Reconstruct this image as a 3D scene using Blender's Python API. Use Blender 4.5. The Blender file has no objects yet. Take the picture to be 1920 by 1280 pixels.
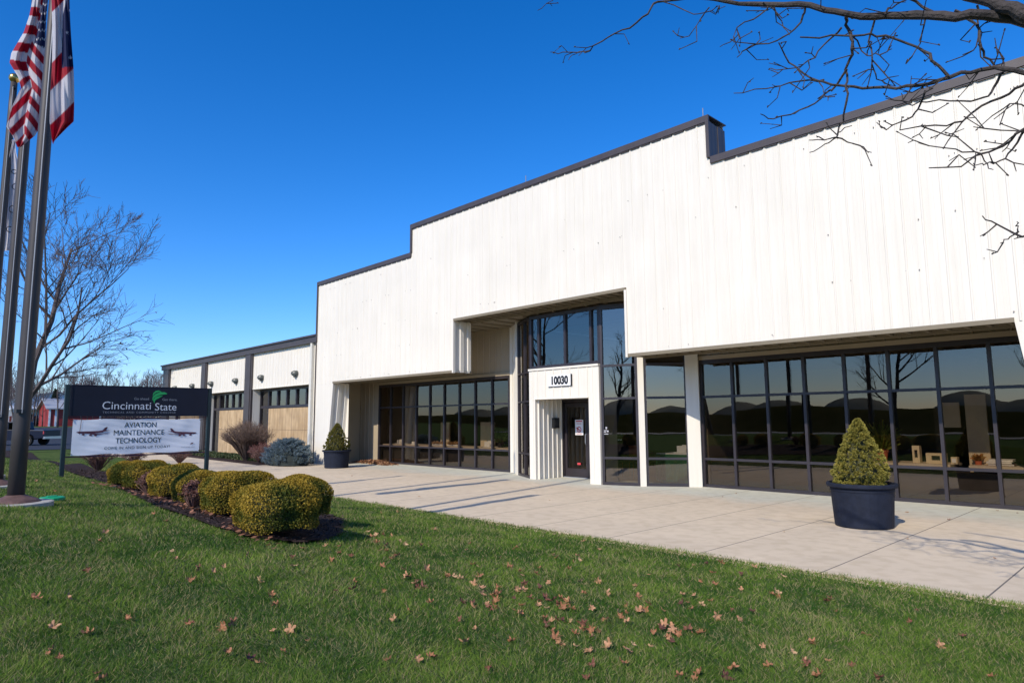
import bpy, math, random
import numpy as np
from math import sin, cos, pi, radians, sqrt, atan2
from mathutils import Vector, Matrix

S = bpy.context.scene
# ------------------------------------------------------------------ camera
EYE = 1.65
FPX = 1241.4
YAW, PITCH, ROLL = -0.804971, 0.118710, -0.006874
def cam_axes():
    cy, sy, cp, sp, cr, sr = cos(YAW), sin(YAW), cos(PITCH), sin(PITCH), cos(ROLL), sin(ROLL)
    f = np.array([sy*cp, cy*cp, sp]); r = np.array([cy, -sy, 0.0]); u = np.cross(r, f)
    return cr*r + sr*u, -sr*r + cr*u, f
RT, UP, FW = cam_axes()
cam = bpy.data.objects.new('camera', bpy.data.cameras.new('camera'))
S.collection.objects.link(cam); S.camera = cam
cam.matrix_world = Matrix(((RT[0], UP[0], -FW[0], 0), (RT[1], UP[1], -FW[1], 0), (RT[2], UP[2], -FW[2], EYE), (0, 0, 0, 1)))
cam.data.sensor_width = 36; cam.data.lens = FPX*36/1920; cam.data.clip_end = 3000; cam.data.clip_start = 0.05

# ------------------------------------------------------------------ light
SUN_AZ, SUN_EL = radians(-12.5), radians(37.5)      # azimuth the light travels to, from +Y
d = Vector((sin(SUN_AZ)*cos(SUN_EL), cos(SUN_AZ)*cos(SUN_EL), -sin(SUN_EL)))
sl = bpy.data.lights.new('sun', 'SUN'); sl.energy = 4.8; sl.angle = radians(0.55); sl.color = (1.0, 0.91, 0.77)
so = bpy.data.objects.new('sun', sl); S.collection.objects.link(so)
so.rotation_euler = d.to_track_quat('-Z', 'Y').to_euler()
W = bpy.data.worlds.new('World'); S.world = W; W.use_nodes = True
wn = W.node_tree; bg = wn.nodes['Background']
sky = wn.nodes.new('ShaderNodeTexSky'); sky.sky_type = 'NISHITA'; sky.sun_disc = False
sky.sun_elevation = SUN_EL; sky.sun_rotation = atan2(-d.x, -d.y); sky.air_density = 1.0; sky.dust_density = 0.25; sky.ozone_density = 3.0
hs = wn.nodes.new('ShaderNodeHueSaturation'); hs.inputs['Saturation'].default_value = 1.32; hs.inputs['Hue'].default_value = 0.492
gm = wn.nodes.new('ShaderNodeGamma'); gm.inputs['Gamma'].default_value = 1.12
wn.links.new(sky.outputs[0], gm.inputs[0]); wn.links.new(gm.outputs[0], hs.inputs['Color']); tn = wn.nodes.new('ShaderNodeMix'); tn.data_type = 'RGBA'; tn.blend_type = 'MULTIPLY'; tn.inputs[0].default_value = 1; tn.inputs[7].default_value = (.98, 1.12, 1.60, 1)
wn.links.new(hs.outputs[0], tn.inputs[6]); wn.links.new(tn.outputs[2], bg.inputs[0])
bg.inputs[1].default_value = 0.105
S.view_settings.view_transform = 'Standard'; S.view_settings.look = 'None'
S.view_settings.exposure = 0.0; S.view_settings.gamma = 1.0
S.cycles.max_bounces = 8; S.cycles.transparent_max_bounces = 12

# ------------------------------------------------------------------ helpers
def ray(px, py):
    v = RT*((px-960)/FPX) - UP*((py-640)/FPX) + FW
    return v
def at(px, py, D):                      # point on the sight line at depth D metres
    return np.array([0, 0, EYE]) + ray(px, py)*D
def on(px, py, ax, v):                  # where the sight line meets a plane of the place
    r = ray(px, py); o = np.array([0, 0, EYE]); return o + r*((v-o[ax])/r[ax])

def sstep(t):
    t = np.clip(t, 0, 1); return t*t*(3-2*t)
def lawn_z(x, y):
    x = np.asarray(x, float); y = np.asarray(y, float)
    edge = 7.5 + np.clip((-17-x)/10, 0, 1)*1.3
    q = np.clip((edge-y)/6.2, 0, 1.1)
    g = 0.2 + 0.8*sstep((1-x)/10)
    h = 1 - sstep((-20-x)/20)*0.92
    b = 1 - sstep((-4-y)/16)
    return 0.76*q*g*h*b
def on_lawn(px, py):
    r = ray(px, py); lo, hi = 0.5, 90
    for _ in range(50):
        m = (lo+hi)/2; p = np.array([0, 0, EYE]) + r*m
        if p[2] > lawn_z(p[0], p[1]): lo = m
        else: hi = m
    return p

def tag(o, label=None, cat=None, group=None, kind=None):
    if label: o['label'] = label
    if cat: o['category'] = cat
    if group: o['group'] = group
    if kind: o['kind'] = kind
    return o
ORG = {}
def link(o, parent=None):
    S.collection.objects.link(o)
    if parent is not None: o.parent = parent
    return o
def empty(name, loc, label, cat, group=None):
    o = bpy.data.objects.new(name, None); o.empty_display_size = 0.3
    o.location = loc; ORG[o.name] = Vector(loc); link(o); tag(o, label, cat, group); return o

class MB:
    def __init__(s): s.v = []; s.f = []; s.m = []
    def add(s, v, f, m=0):
        n = len(s.v); s.v += [tuple(p) for p in v]; s.f += [tuple(i+n for i in q) for q in f]; s.m += [m]*len(f)
    def box(s, x0, y0, z0, x1, y1, z1, m=0):
        x0, x1 = min(x0, x1), max(x0, x1); y0, y1 = min(y0, y1), max(y0, y1); z0, z1 = min(z0, z1), max(z0, z1)
        s.add([(x0,y0,z0),(x1,y0,z0),(x1,y1,z0),(x0,y1,z0),(x0,y0,z1),(x1,y0,z1),(x1,y1,z1),(x0,y1,z1)],
              [(3,2,1,0),(4,5,6,7),(0,1,5,4),(1,2,6,5),(2,3,7,6),(3,0,4,7)], m)
    def obox(s, p, q, w, z0, z1, m=0, n=None):      # box along ground segment p->q, thickness w to the left side offset
        p = np.array(p[:2], float); q = np.array(q[:2], float); t = (q-p)/np.linalg.norm(q-p); nn = np.array([-t[1], t[0]])*w/2
        a, b, c, e = p-nn, q-nn, q+nn, p+nn
        s.add([(*a,z0),(*b,z0),(*c,z0),(*e,z0),(*a,z1),(*b,z1),(*c,z1),(*e,z1)],
              [(3,2,1,0),(4,5,6,7),(0,1,5,4),(1,2,6,5),(2,3,7,6),(3,0,4,7)], m)
    def tube(s, pts, rad, n=6, m=0, cap=True):
        pts = [np.array(p, float) for p in pts]
        if not hasattr(rad, '__len__'): rad = [rad]*len(pts)
        base = len(s.v); prev = None
        for i, p in enumerate(pts):
            t = pts[min(i+1, len(pts)-1)] - pts[max(i-1, 0)]; t = t/(np.linalg.norm(t)+1e-9)
            if prev is None:
                a = np.array([0, 0, 1.]) if abs(t[2]) < .9 else np.array([1., 0, 0])
            else: a = prev
            u = a - t*np.dot(a, t); u /= (np.linalg.norm(u)+1e-9); w = np.cross(t, u); prev = u
            for k in range(n):
                an = 2*pi*k/n; s.v.append(tuple(p + (u*cos(an) + w*sin(an))*rad[i]))
        for i in range(len(pts)-1):
            for k in range(n):
                a = base+i*n+k; b = base+i*n+(k+1)%n; s.f.append((a, b, b+n, a+n)); s.m.append(m)
        if cap and n > 3:
            s.f.append(tuple(base+k for k in range(n-1, -1, -1))); s.m.append(m)
            e = base+(len(pts)-1)*n; s.f.append(tuple(e+k for k in range(n))); s.m.append(m)
    def lathe(s, c, prof, n=28, m=0, sx=1, sy=1):
        base = len(s.v)
        for r, z in prof:
            for k in range(n):
                a = 2*pi*k/n; s.v.append((c[0]+r*cos(a)*sx, c[1]+r*sin(a)*sy, c[2]+z))
        for i in range(len(prof)-1):
            for k in range(n):
                a = base+i*n+k; b = base+i*n+(k+1)%n; s.f.append((a, b, b+n, a+n)); s.m.append(m)
    def poly(s, pts, m=0): s.add(pts, [tuple(range(len(pts)))], m)
    def prism(s, pts, off, m=0):                      # polygon pts extruded by vector off
        n = len(pts); off = np.array(off, float); a = [np.array(p, float) for p in pts]
        s.add(a + [p+off for p in a], [tuple(range(n-1, -1, -1)), tuple(range(n, 2*n))] + [(i, (i+1) % n, (i+1) % n+n, i+n) for i in range(n)], m)
    def build(s, name, mats, parent=None, smooth=False, root=None, bevel=0):
        me = bpy.data.meshes.new(name); org = Vector((0, 0, 0))
        r = root or parent
        while r is not None and r.parent is not None: r = r.parent
        if r is not None: org = ORG.get(r.name, Vector(r.location))
        me.from_pydata([(x-org.x, y-org.y, z-org.z) for x, y, z in s.v], [], s.f)
        for mt in (mats if isinstance(mats, (list, tuple)) else [mats]): me.materials.append(mt)
        if any(s.m): me.polygons.foreach_set('material_index', s.m)
        if smooth: me.polygons.foreach_set('use_smooth', [True]*len(me.polygons))
        me.update()
        o = bpy.data.objects.new(name, me); link(o, parent)
        if bevel:
            b = o.modifiers.new('bevel', 'BEVEL'); b.width = bevel; b.segments = 2; b.limit_method = 'ANGLE'
        return o
def rehome(o, loc):                                   # give a one-mesh thing its own origin at its base
    me = o.data; loc = Vector(loc)
    me.transform(Matrix.Translation(-loc)); o.location = loc; ORG[o.name] = loc; return o
def copy_tree(o, parent=None):
    c = o.copy(); S.collection.objects.link(c); c.parent = parent
    for ch in list(o.children): copy_tree(ch, c)
    return c

# ------------------------------------------------------------------ materials
def lin(c):
    return tuple(((x/255)/12.92 if x/255 <= .04045 else ((x/255+.055)/1.055)**2.4) for x in c)
def mat(name, col, rough=0.6, metal=0.0, var=0.0, scale=6.0, bump=0.0, bscale=60.0, col2=None, spec=0.5, detail=4):
    m = bpy.data.materials.new(name); m.use_nodes = True; n = m.node_tree; b = n.nodes['Principled BSDF']
    b.inputs['Roughness'].default_value = rough; b.inputs['Metallic'].default_value = metal
    b.inputs['Specular IOR Level'].default_value = spec
    b.inputs['Base Color'].default_value = (*col, 1)
    tc = n.nodes.new('ShaderNodeNewGeometry')
    if var or col2:
        t = n.nodes.new('ShaderNodeTexNoise'); t.inputs['Scale'].default_value = scale; t.inputs['Detail'].default_value = detail
        n.links.new(tc.outputs['Position'], t.inputs['Vector'])
        r = n.nodes.new('ShaderNodeValToRGB'); r.color_ramp.elements[0].position = .3; r.color_ramp.elements[1].position = .7
        c2 = col2 or tuple(c*(1+var) for c in col); c1 = col if col2 else tuple(c*(1-var) for c in col)
        r.color_ramp.elements[0].color = (*c1, 1); r.color_ramp.elements[1].color = (*c2, 1)
        n.links.new(t.outputs['Fac'], r.inputs[0]); n.links.new(r.outputs[0], b.inputs['Base Color'])
    if bump:
        t = n.nodes.new('ShaderNodeTexNoise'); t.inputs['Scale'].default_value = bscale; t.inputs['Detail'].default_value = 5
        n.links.new(tc.outputs['Position'], t.inputs['Vector'])
        bp = n.nodes.new('ShaderNodeBump'); bp.inputs['Strength'].default_value = bump; bp.inputs['Distance'].default_value = .02
        n.links.new(t.outputs['Fac'], bp.inputs['Height']); n.links.new(bp.outputs[0], b.inputs['Normal'])
    return m
def attr_mat(name, rough=0.6, trans=0.0, spec=0.3):
    m = bpy.data.materials.new(name); m.use_nodes = True; n = m.node_tree; b = n.nodes['Principled BSDF']
    a = n.nodes.new('ShaderNodeAttribute'); a.attribute_name = 'tint'
    n.links.new(a.outputs['Color'], b.inputs['Base Color']); b.inputs['Roughness'].default_value = rough
    b.inputs['Specular IOR Level'].default_value = spec
    if trans:
        tr = n.nodes.new('ShaderNodeBsdfTranslucent'); mx = n.nodes.new('ShaderNodeMixShader'); mx.inputs[0].default_value = trans
        n.links.new(a.outputs['Color'], tr.inputs['Color']); n.links.new(b.outputs[0], mx.inputs[1]); n.links.new(tr.outputs[0], mx.inputs[2])
        n.links.new(mx.outputs[0], n.nodes['Material Output'].inputs['Surface'])
    return m
def tinted_glass(name, tint, ior=.1, wobble=0.0):
    m = bpy.data.materials.new(name); m.use_nodes = True; n = m.node_tree; n.nodes.remove(n.nodes['Principled BSDF'])
    tr = n.nodes.new('ShaderNodeBsdfTransparent'); tr.inputs[0].default_value = (*tint, 1)
    gl = n.nodes.new('ShaderNodeBsdfGlossy'); gl.inputs['Roughness'].default_value = 0.0; gl.inputs['Color'].default_value = (1, .93, .84, 1)
    gg = n.nodes.new('ShaderNodeNewGeometry'); dt = n.nodes.new('ShaderNodeVectorMath'); dt.operation = 'DOT_PRODUCT'   # same reflectance from both sides
    n.links.new(gg.outputs['Normal'], dt.inputs[0]); n.links.new(gg.outputs['Incoming'], dt.inputs[1])
    def mt(op, a, b=None):
        k = n.nodes.new('ShaderNodeMath'); k.operation = op
        for i, v in enumerate((a, b)):
            if v is None: continue
            if hasattr(v, 'links'): n.links.new(v, k.inputs[i])
            else: k.inputs[i].default_value = v
        return k
    fr = mt('ADD', mt('MULTIPLY', mt('POWER', mt('SUBTRACT', 1.0, mt('ABSOLUTE', dt.outputs['Value']).outputs[0]).outputs[0], 4.0).outputs[0], 1-ior).outputs[0], ior)
    mx = n.nodes.new('ShaderNodeMixShader')
    n.links.new(fr.outputs[0], mx.inputs[0]); n.links.new(tr.outputs[0], mx.inputs[1]); n.links.new(gl.outputs[0], mx.inputs[2])
    if wobble:
        tc = n.nodes.new('ShaderNodeNewGeometry'); t = n.nodes.new('ShaderNodeTexNoise'); t.inputs['Scale'].default_value = 1.6; t.inputs['Detail'].default_value = 1
        n.links.new(tc.outputs['Position'], t.inputs['Vector'])
        bp = n.nodes.new('ShaderNodeBump'); bp.inputs['Strength'].default_value = wobble; bp.inputs['Distance'].default_value = .02
        n.links.new(t.outputs['Fac'], bp.inputs['Height']); n.links.new(bp.outputs[0], gl.inputs['Normal'])
    n.links.new(mx.outputs[0], n.nodes['Material Output'].inputs['Surface'])
    return m

CREAM = mat('cream_metal', (.735, .690, .60), .45, var=.03, scale=.8)
CREAM_SHADE = mat('cream_metal_shade_toned', (.37, .305, .21), .5, var=.05, scale=.8)  # cream sheet again, with the recess shade darkened into its colour
def streaky(m):
    n = m.node_tree; b = n.nodes['Principled BSDF']; src = b.inputs['Base Color'].links[0].from_socket
    g = n.nodes.new('ShaderNodeNewGeometry'); mp = n.nodes.new('ShaderNodeMapping'); mp.inputs['Scale'].default_value = (7, 7, .35) if 'ply' not in m.name else (4, 4, .8)
    t = n.nodes.new('ShaderNodeTexNoise'); t.inputs['Scale'].default_value = 1.5; t.inputs['Detail'].default_value = 5
    r = n.nodes.new('ShaderNodeValToRGB'); r.color_ramp.elements[0].position = .35; r.color_ramp.elements[0].color = (.955, .95, .935, 1) if 'ply' not in m.name else (.72, .68, .62, 1)
    r.color_ramp.elements[1].position = .62; r.color_ramp.elements[1].color = (1, 1, 1, 1)
    mx = n.nodes.new('ShaderNodeMix'); mx.data_type = 'RGBA'; mx.blend_type = 'MULTIPLY'; mx.inputs[0].default_value = 1
    n.links.new(g.outputs['Position'], mp.inputs[0]); n.links.new(mp.outputs[0], t.inputs['Vector']); n.links.new(t.outputs['Fac'], r.inputs[0])
    n.links.new(src, mx.inputs[6]); n.links.new(r.outputs[0], mx.inputs[7]); n.links.new(mx.outputs[2], b.inputs['Base Color'])
streaky(CREAM)
BROWN = mat('brown_trim', (.062, .050, .048), .45, var=.12, scale=3)
FRAME = mat('bronze_frame', (.030, .025, .030), .4, var=.15, scale=5)
GLASS = tinted_glass('bronze_glass', (.58, .52, .44), .105, .022)
GLASS2 = tinted_glass('entrance_glass', (.50, .46, .42), .15, .04)
SOFF = mat('soffit', (.20, .165, .11), .6, var=.06, scale=2)  # tan, darkened further so the colour carries some of the recess shade
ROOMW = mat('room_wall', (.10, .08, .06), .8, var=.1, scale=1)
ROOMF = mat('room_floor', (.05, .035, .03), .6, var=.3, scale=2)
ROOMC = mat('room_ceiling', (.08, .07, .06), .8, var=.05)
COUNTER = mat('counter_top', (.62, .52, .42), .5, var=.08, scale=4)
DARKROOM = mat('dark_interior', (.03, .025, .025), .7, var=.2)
WHITE = mat('white_paint', (.78, .77, .75), .5, var=.03, scale=3)
BLACK = mat('black_paint', (.012, .013, .015), .45, var=.2, scale=5)
PLY = mat('plywood', (.50, .355, .20), .75, var=.1, scale=3, bump=.1)
streaky(PLY)
PLYD = mat('plywood_seam', (.20, .13, .08), .8, var=.1)
POT = mat('navy_plastic', (.012, .016, .029), .7, var=.18, scale=9, bump=.15, bscale=30, spec=.2)
SOIL = mat('potting_soil', (.04, .028, .02), .95, var=.5, scale=40, bump=.6)
POLE = mat('bronze_pole', (.046, .040, .040), .5, var=.12, scale=3, spec=.4)
RUST = mat('rusty_shoe', (.10, .055, .045), .75, var=.3, scale=14)
BARK = mat('bark_grey', (.042, .034, .031), .85, var=.4, scale=14, bump=.8, bscale=40)
BARK2 = mat('bark_far', (.075, .058, .056), .9, var=.3, scale=2)
GOLD = mat('gold_ball', (.55, .36, .12), .25, metal=.9, var=.05)
SIGNP = mat('sign_panel', (.008, .010, .022), .55, var=.15, scale=3, spec=.3)
SIGNG = mat('sign_post', (.006, .018, .021), .45, var=.15, scale=4)
LETW = mat('white_letters', (.62, .66, .72), .5, var=.02)
LETG = mat('grey_letters', (.22, .24, .28), .5, var=.02)
LETD = mat('teal_letters', (.018, .055, .065), .6, var=.03)
GREEN = mat('logo_green', (.010, .33, .085), .5, var=.05)
MAROON = mat('print_maroon', (.10, .03, .05), .6, var=.3, scale=60)

# ------------------------------------------------------------------ ground
def grid(name, xs, ys, zf, m, hole=None, lift=0.0):
    X, Y = np.meshgrid(xs, ys, indexing='ij'); Z = zf(X, Y)+lift
    ny = len(ys); V = np.stack([X.ravel(), Y.ravel(), Z.ravel()], 1)
    i, j = np.meshgrid(np.arange(len(xs)-1), np.arange(ny-1), indexing='ij'); a = (i*ny+j).ravel()
    F = np.stack([a, a+ny, a+ny+1, a+1], 1)
    if hole is not None:
        cx = (X[:-1, :-1]+X[1:, 1:]).ravel()/2; cy = (Y[:-1, :-1]+Y[1:, 1:]).ravel()/2; F = F[hole(cx, cy)]
    me = bpy.data.meshes.new(name); me.from_pydata(V.tolist(), [], F.tolist()); me.materials.append(m)
    me.polygons.foreach_set('use_smooth', [True]*len(me.polygons))
    o = bpy.data.objects.new(name, me); link(o); return o
def terrain_z(x, y):
    x = np.asarray(x, float); y = np.asarray(y, float)
    z = lawn_z(x, y)-0.012
    z = np.where((y > 7.4) & (x > -17), np.minimum(z, -.05), z)
    z = z + 1.3*sstep((-70-x)/35) + 0.0*y                       # land rises gently towards the far houses
    return z
LAWN = mat('lawn_soil', (.045, .085, .025), .95, col2=(.10, .13, .05), scale=3.5, bump=.8, bscale=45, detail=8, spec=0)
xs = np.concatenate([np.linspace(-900, -120, 14), np.linspace(-110, -32, 27), np.linspace(-30, 12, 106), np.linspace(14, 60, 12), np.linspace(80, 600, 8)])
ys = np.concatenate([np.linspace(-900, -120, 10), np.linspace(-110, -22, 12), np.linspace(-20, 15, 90), np.linspace(17, 60, 12), np.linspace(80, 900, 10)])
tag(grid('lawn_ground', xs, ys, terrain_z, LAWN), kind='structure')

def patio_mat():
    m = mat('concrete', (.575, .472, .335), .85, var=.06, scale=1.1, bump=.12, bscale=140, detail=8)
    n = m.node_tree; b = n.nodes['Principled BSDF']; src = b.inputs['Base Color'].links[0].from_socket
    g = n.nodes.new('ShaderNodeNewGeometry'); sp = n.nodes.new('ShaderNodeSeparateXYZ'); n.links.new(g.outputs['Position'], sp.inputs[0])
    def mth(op, a, bv=None, c=None):
        k = n.nodes.new('ShaderNodeMath'); k.operation = op
        for i, v in enumerate((a, bv, c)):
            if v is None: continue
            if hasattr(v, 'links'): n.links.new(v, k.inputs[i])
            else: k.inputs[i].default_value = v
        return k.outputs[0]
    u = mth('ADD', sp.outputs[0], 1.55+148*10); u = mth('DIVIDE', u, 1.48); fr = mth('FRACT', u)
    dd = mth('ABSOLUTE', mth('SUBTRACT', fr, .5)); jn = mth('GREATER_THAN', dd, .4945)
    # cooler, bluish band along the building, its edge broken by noise
    t = n.nodes.new('ShaderNodeTexNoise'); t.inputs['Scale'].default_value = .8; t.inputs['Detail'].default_value = 5; n.links.new(g.outputs['Position'], t.inputs['Vector'])
    yy = mth('ADD', sp.outputs[1], mth('MULTIPLY', t.outputs['Fac'], 1.6))
    mr = n.nodes.new('ShaderNodeMapRange'); mr.inputs[1].default_value = 13.3; mr.inputs[2].default_value = 14.4; n.links.new(yy, mr.inputs[0])
    mx = n.nodes.new('ShaderNodeMix'); mx.data_type = 'RGBA'; n.links.new(mr.outputs[0], mx.inputs[0]); n.links.new(src, mx.inputs[6]); mx.inputs[7].default_value = (.50, .49, .40, 1)
    # dirt blotches
    t2 = n.nodes.new('ShaderNodeTexNoise'); t2.inputs['Scale'].default_value = 5; t2.inputs['Detail'].default_value = 8; n.links.new(g.outputs['Position'], t2.inputs['Vector'])
    r2 = n.nodes.new('ShaderNodeValToRGB'); r2.color_ramp.elements[0].position = .38; r2.color_ramp.elements[0].color = (.90, .89, .87, 1); r2.color_ramp.elements[1].position = .55; r2.color_ramp.elements[1].color = (1, 1, 1, 1)
    n.links.new(t2.outputs['Fac'], r2.inputs[0])
    m2 = n.nodes.new('ShaderNodeMix'); m2.data_type = 'RGBA'; m2.blend_type = 'MULTIPLY'; m2.inputs[0].default_value = 1
    n.links.new(mx.outputs[2], m2.inputs[6]); n.links.new(r2.outputs[0], m2.inputs[7])
    m3 = n.nodes.new('ShaderNodeMix'); m3.data_type = 'RGBA'; n.links.new(jn, m3.inputs[0]); n.links.new(m2.outputs[2], m3.inputs[6]); m3.inputs[7].default_value = (.13, .11, .09, 1)
    n.links.new(m3.outputs[2], b.inputs['Base Color'])
    return m
CONC = patio_mat()
p = MB()
edge = [(8, 7.52), (-17, 7.52), (-27, 8.82), (-46, 9.1)]
p.prism([(8, 7.52, .0), (8, 16, .0), (-24.9, 16, .0), (-24.9, 12.9, 0), (-25.6, 10.9, 0), (-46, 11.5, 0), (-46, 9.1, 0), (-27, 8.82, 0), (-17, 7.52, 0)][::-1], (0, 0, -.12))
tag(p.build('patio', CONC), kind='structure')

ASPH = mat('asphalt', (.040, .046, .060), .9, var=.15, scale=1.5, bump=.3, spec=.1)
def plot_z(x, y): return terrain_z(x, y)+.03
o = grid('parking_lot', np.linspace(-99, -51, 26), np.linspace(-9, 22, 14), plot_z, ASPH, lambda x, y: y < 14 + (x+51)*-.18); tag(o, kind='structure')
o = grid('street', np.linspace(-300, 200, 51), np.array([-42, -36.]), lambda X, Y: X*0+.05, mat('street_asphalt', (.20, .19, .18), .9, var=.1)); tag(o, kind='structure')

# the low hill with its mounds across the street (seen mirrored in the glass)
def hill_z(x, y):
    z = 2.7*sstep((-46-y)/12)*(1+.12*np.sin(x*.13)+.1*np.sin(x*.31+1))
    return z - .06
HILL = mat('hill_grass', (.022, .026, .006), .95, col2=(.045, .042, .015), scale=.8, spec=0)
tag(grid('hills', np.linspace(-330, 200, 120), np.linspace(-150, -45, 30), hill_z, HILL), kind='structure')
MOUND = mat('mound_grass', (.17, .17, .13), .95, col2=(.24, .23, .18), scale=.3, spec=0)
def mounds_z(X, Y):
    z = X*0
    for k in range(19):
        cx = -190+k*17+4*sin(k*2.3); r2 = ((X-cx)/7.2)**2+((Y+135)/11)**2
        z = np.maximum(z, (6.3+.6*sin(k*1.7))*np.clip(1.0-.55*r2, 0, 1)**.75)
    return z
tag(grid('mound_hills', np.linspace(-210, 140, 240), np.linspace(-149, -118, 24), mounds_z, MOUND), kind='structure')

# mulch beds
def ptx(pts): return [tuple(on_lawn(*q)[:2]) for q in pts]
BED = ptx([(2, 856), (60, 862), (125, 884), (205, 907), (300, 953), (400, 987), (470, 1008), (555, 1020), (612, 1014), (640, 1000), (642, 975)]) + [(-7.9, 4.6), (-12, 5.4), (-16.8, 6.8), (-19.3, 7.2), (-19.4, 4.2)] + ptx([(150, 869), (120, 872), (60, 849), (2, 844)])
def inside(poly, x, y):
    x = np.asarray(x); y = np.asarray(y); c = np.zeros(x.shape, bool); n = len(poly)
    for i in range(n):
        x1, y1 = poly[i]; x2, y2 = poly[(i+1) % n]
        cond = ((y1 > y) != (y2 > y)); xi = (x2-x1)*(y-y1)/((y2-y1) if y2 != y1 else 1e-9)+x1
        c ^= cond & (x < xi)
    return c
MULCH = mat('mulch', (.022, .015, .014), .95, col2=(.060, .042, .038), scale=22, bump=1.0, bscale=60, detail=8, spec=.08)
bz = lambda X, Y: lawn_z(X, Y)+.02
bx = [q[0] for q in BED]; by = [q[1] for q in BED]
tag(grid('mulch_bed', np.arange(min(bx), max(bx)+.1, .08), np.arange(min(by), max(by)+.1, .08), bz, MULCH, lambda x, y: inside(BED, x, y)), kind='structure')
p = MB(); p.prism([(-46, 11.5, .03), (-25.6, 10.9, .03), (-24.95, 12.9, .03), (-24.95, 13.4, .03), (-46, 13.4, .03)], (0, 0, -.1)); tag(p.build('planting_bed', MULCH), kind='structure')

rng = np.random.default_rng(5)
def cards(name, P, N, U, L, Wd, col, m, parent=None, org=(0, 0, 0), shape='quad'):
    """small leaf faces: centre P, long axis U, normal N, length L, width Wd, colour col"""
    P = np.asarray(P, float)-np.array(org); U = U/np.linalg.norm(U, axis=1, keepdims=True); B = np.cross(N, U); B /= np.linalg.norm(B, axis=1, keepdims=True)+1e-9
    L = np.broadcast_to(L, (len(P),))[:, None]; Wd = np.broadcast_to(Wd, (len(P),))[:, None]
    if shape == 'tri':
        V = np.stack([P-B*Wd/2, P+B*Wd/2, P+U*L], 1); k = 3
    elif shape == 'diamond':
        V = np.stack([P-U*L/2, P+B*Wd/2, P+U*L/2, P-B*Wd/2], 1); k = 4
    else:
        V = np.stack([P-B*Wd/2, P+B*Wd/2, P+B*Wd*.35+U*L, P-B*Wd*.35+U*L], 1); k = 4
    n = len(P); V = V.reshape(-1, 3).astype(np.float32)
    me = bpy.data.meshes.new(name); me.vertices.add(n*k); me.vertices.foreach_set('co', V.ravel())
    me.loops.add(n*k); me.loops.foreach_set('vertex_index', np.arange(n*k, dtype=np.int32))
    me.polygons.add(n); me.polygons.foreach_set('loop_start', np.arange(0, n*k, k, dtype=np.int32))
    me.update(calc_edges=True)
    ca = me.color_attributes.new('tint', 'FLOAT_COLOR', 'POINT'); c4 = np.ones((n, 4), np.float32); c4[:, :3] = col
    ca.data.foreach_set('color', np.repeat(c4, k, 0).ravel()); me.materials.append(m)
    o = bpy.data.objects.new(name, me); link(o, parent); return o
def rnd_unit(n):
    v = rng.normal(size=(n, 3)); return v/np.linalg.norm(v, axis=1, keepdims=True)

# mulch chips
n = 26000
x = rng.uniform(min(bx), max(bx), n*3); y = rng.uniform(min(by), max(by), n*3); k = inside(BED, x, y) & (x > -19); x, y = x[k][:n], y[k][:n]; n = len(x)
P = np.stack([x, y, lawn_z(x, y)+.026+rng.uniform(0, .02, n)], 1); N = rnd_unit(n)*.6+[0, 0, 1]; U = rnd_unit(n)*[1, 1, .35]
t = rng.uniform(0, 1, (n, 1)); col = (1-t)*np.array([.014, .009, .009])+t*np.array([.075, .05, .045])
tag(cards('mulch_chips', P, N, U, rng.uniform(.02, .06, n), rng.uniform(.006, .02, n), col, attr_mat('chip', .9)), 'dark shredded bark mulch around the clipped hedge and the sign', 'mulch', kind='stuff')

# ------------------------------------------------------------------ grass blades
def noise2(x, y, s, seed):
    r = np.random.default_rng(seed); z = 0
    for a in range(7):
        an = r.uniform(0, 2*pi); k = s*(.6+1.2*r.random()); ph = r.uniform(0, 6.28); z = z+np.sin((x*cos(an)+y*sin(an))*k+ph+1.3*np.sin((x*sin(an)-y*cos(an))*k*.7+ph))
    return z/7
GR = attr_mat('grass_blade', .7, .35, .08)
def grass(n):
    D = 2.3*np.exp(rng.uniform(0, 1, n)**1.0*math.log(34/2.3)); k = rng.uniform(-1.0, .98, n)      # spread over the lawn, finer close by
    x = FW[0]/.9929*D+RT[0]*k*D; y = FW[1]/.9929*D+RT[1]*k*D
    ok = ((y < 7.56+np.clip((-17-x)/10, 0, 1)*1.3+.05*noise2(x, y, 9, 3)+.07*rng.random(n)*(noise2(x, y, 14, 5) > .1)) & ~inside(BED, x, y) & (x > -32)) ; x, y, D = x[ok], y[ok], D[ok]
    n = len(x); f = noise2(x, y, 2.6, 1)*.6+noise2(x, y, 9, 2)*.6
    P = np.stack([x, y, lawn_z(x, y)-.012], 1)
    L = (.030+.018*rng.random(n)+.014*f)*(1+.02*D); wd = np.maximum(.003, .00092*D)*(.7+.6*rng.random(n))
    lean = np.stack([noise2(x, y, 5, 7)*1.4, noise2(x, y, 5, 8)*1.4, np.zeros(n)], 1)+rng.normal(size=(n, 3))*[1.0, 1.0, .1]
    U = np.array([0, 0, 1.])+lean*.75; N = rnd_unit(n)*[1, 1, .3]
    t = np.clip(.46+1.0*f+.28*rng.normal(size=n), 0, 1)[:, None]
    col = (1-t)*np.array([.030, .095, .012])+t*np.array([.19, .285, .045])
    dry = (rng.random(n) < .15+.22*np.clip(noise2(x, y, 4, 11)+.25, 0, 1))[:, None]; left = np.clip((-x-6)/8, 0, 1)[:, None]
    col = np.where(dry, np.array([.36, .31, .15]), col); col = col*(1-left*.25)+left*.25*np.array([.17, .21, .08])
    return cards('grass', P, N, U, L, wd, col, GR, shape='tri')
tag(grass(820000), 'short green lawn grass with dry straw blades', 'grass', kind='stuff')

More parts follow.
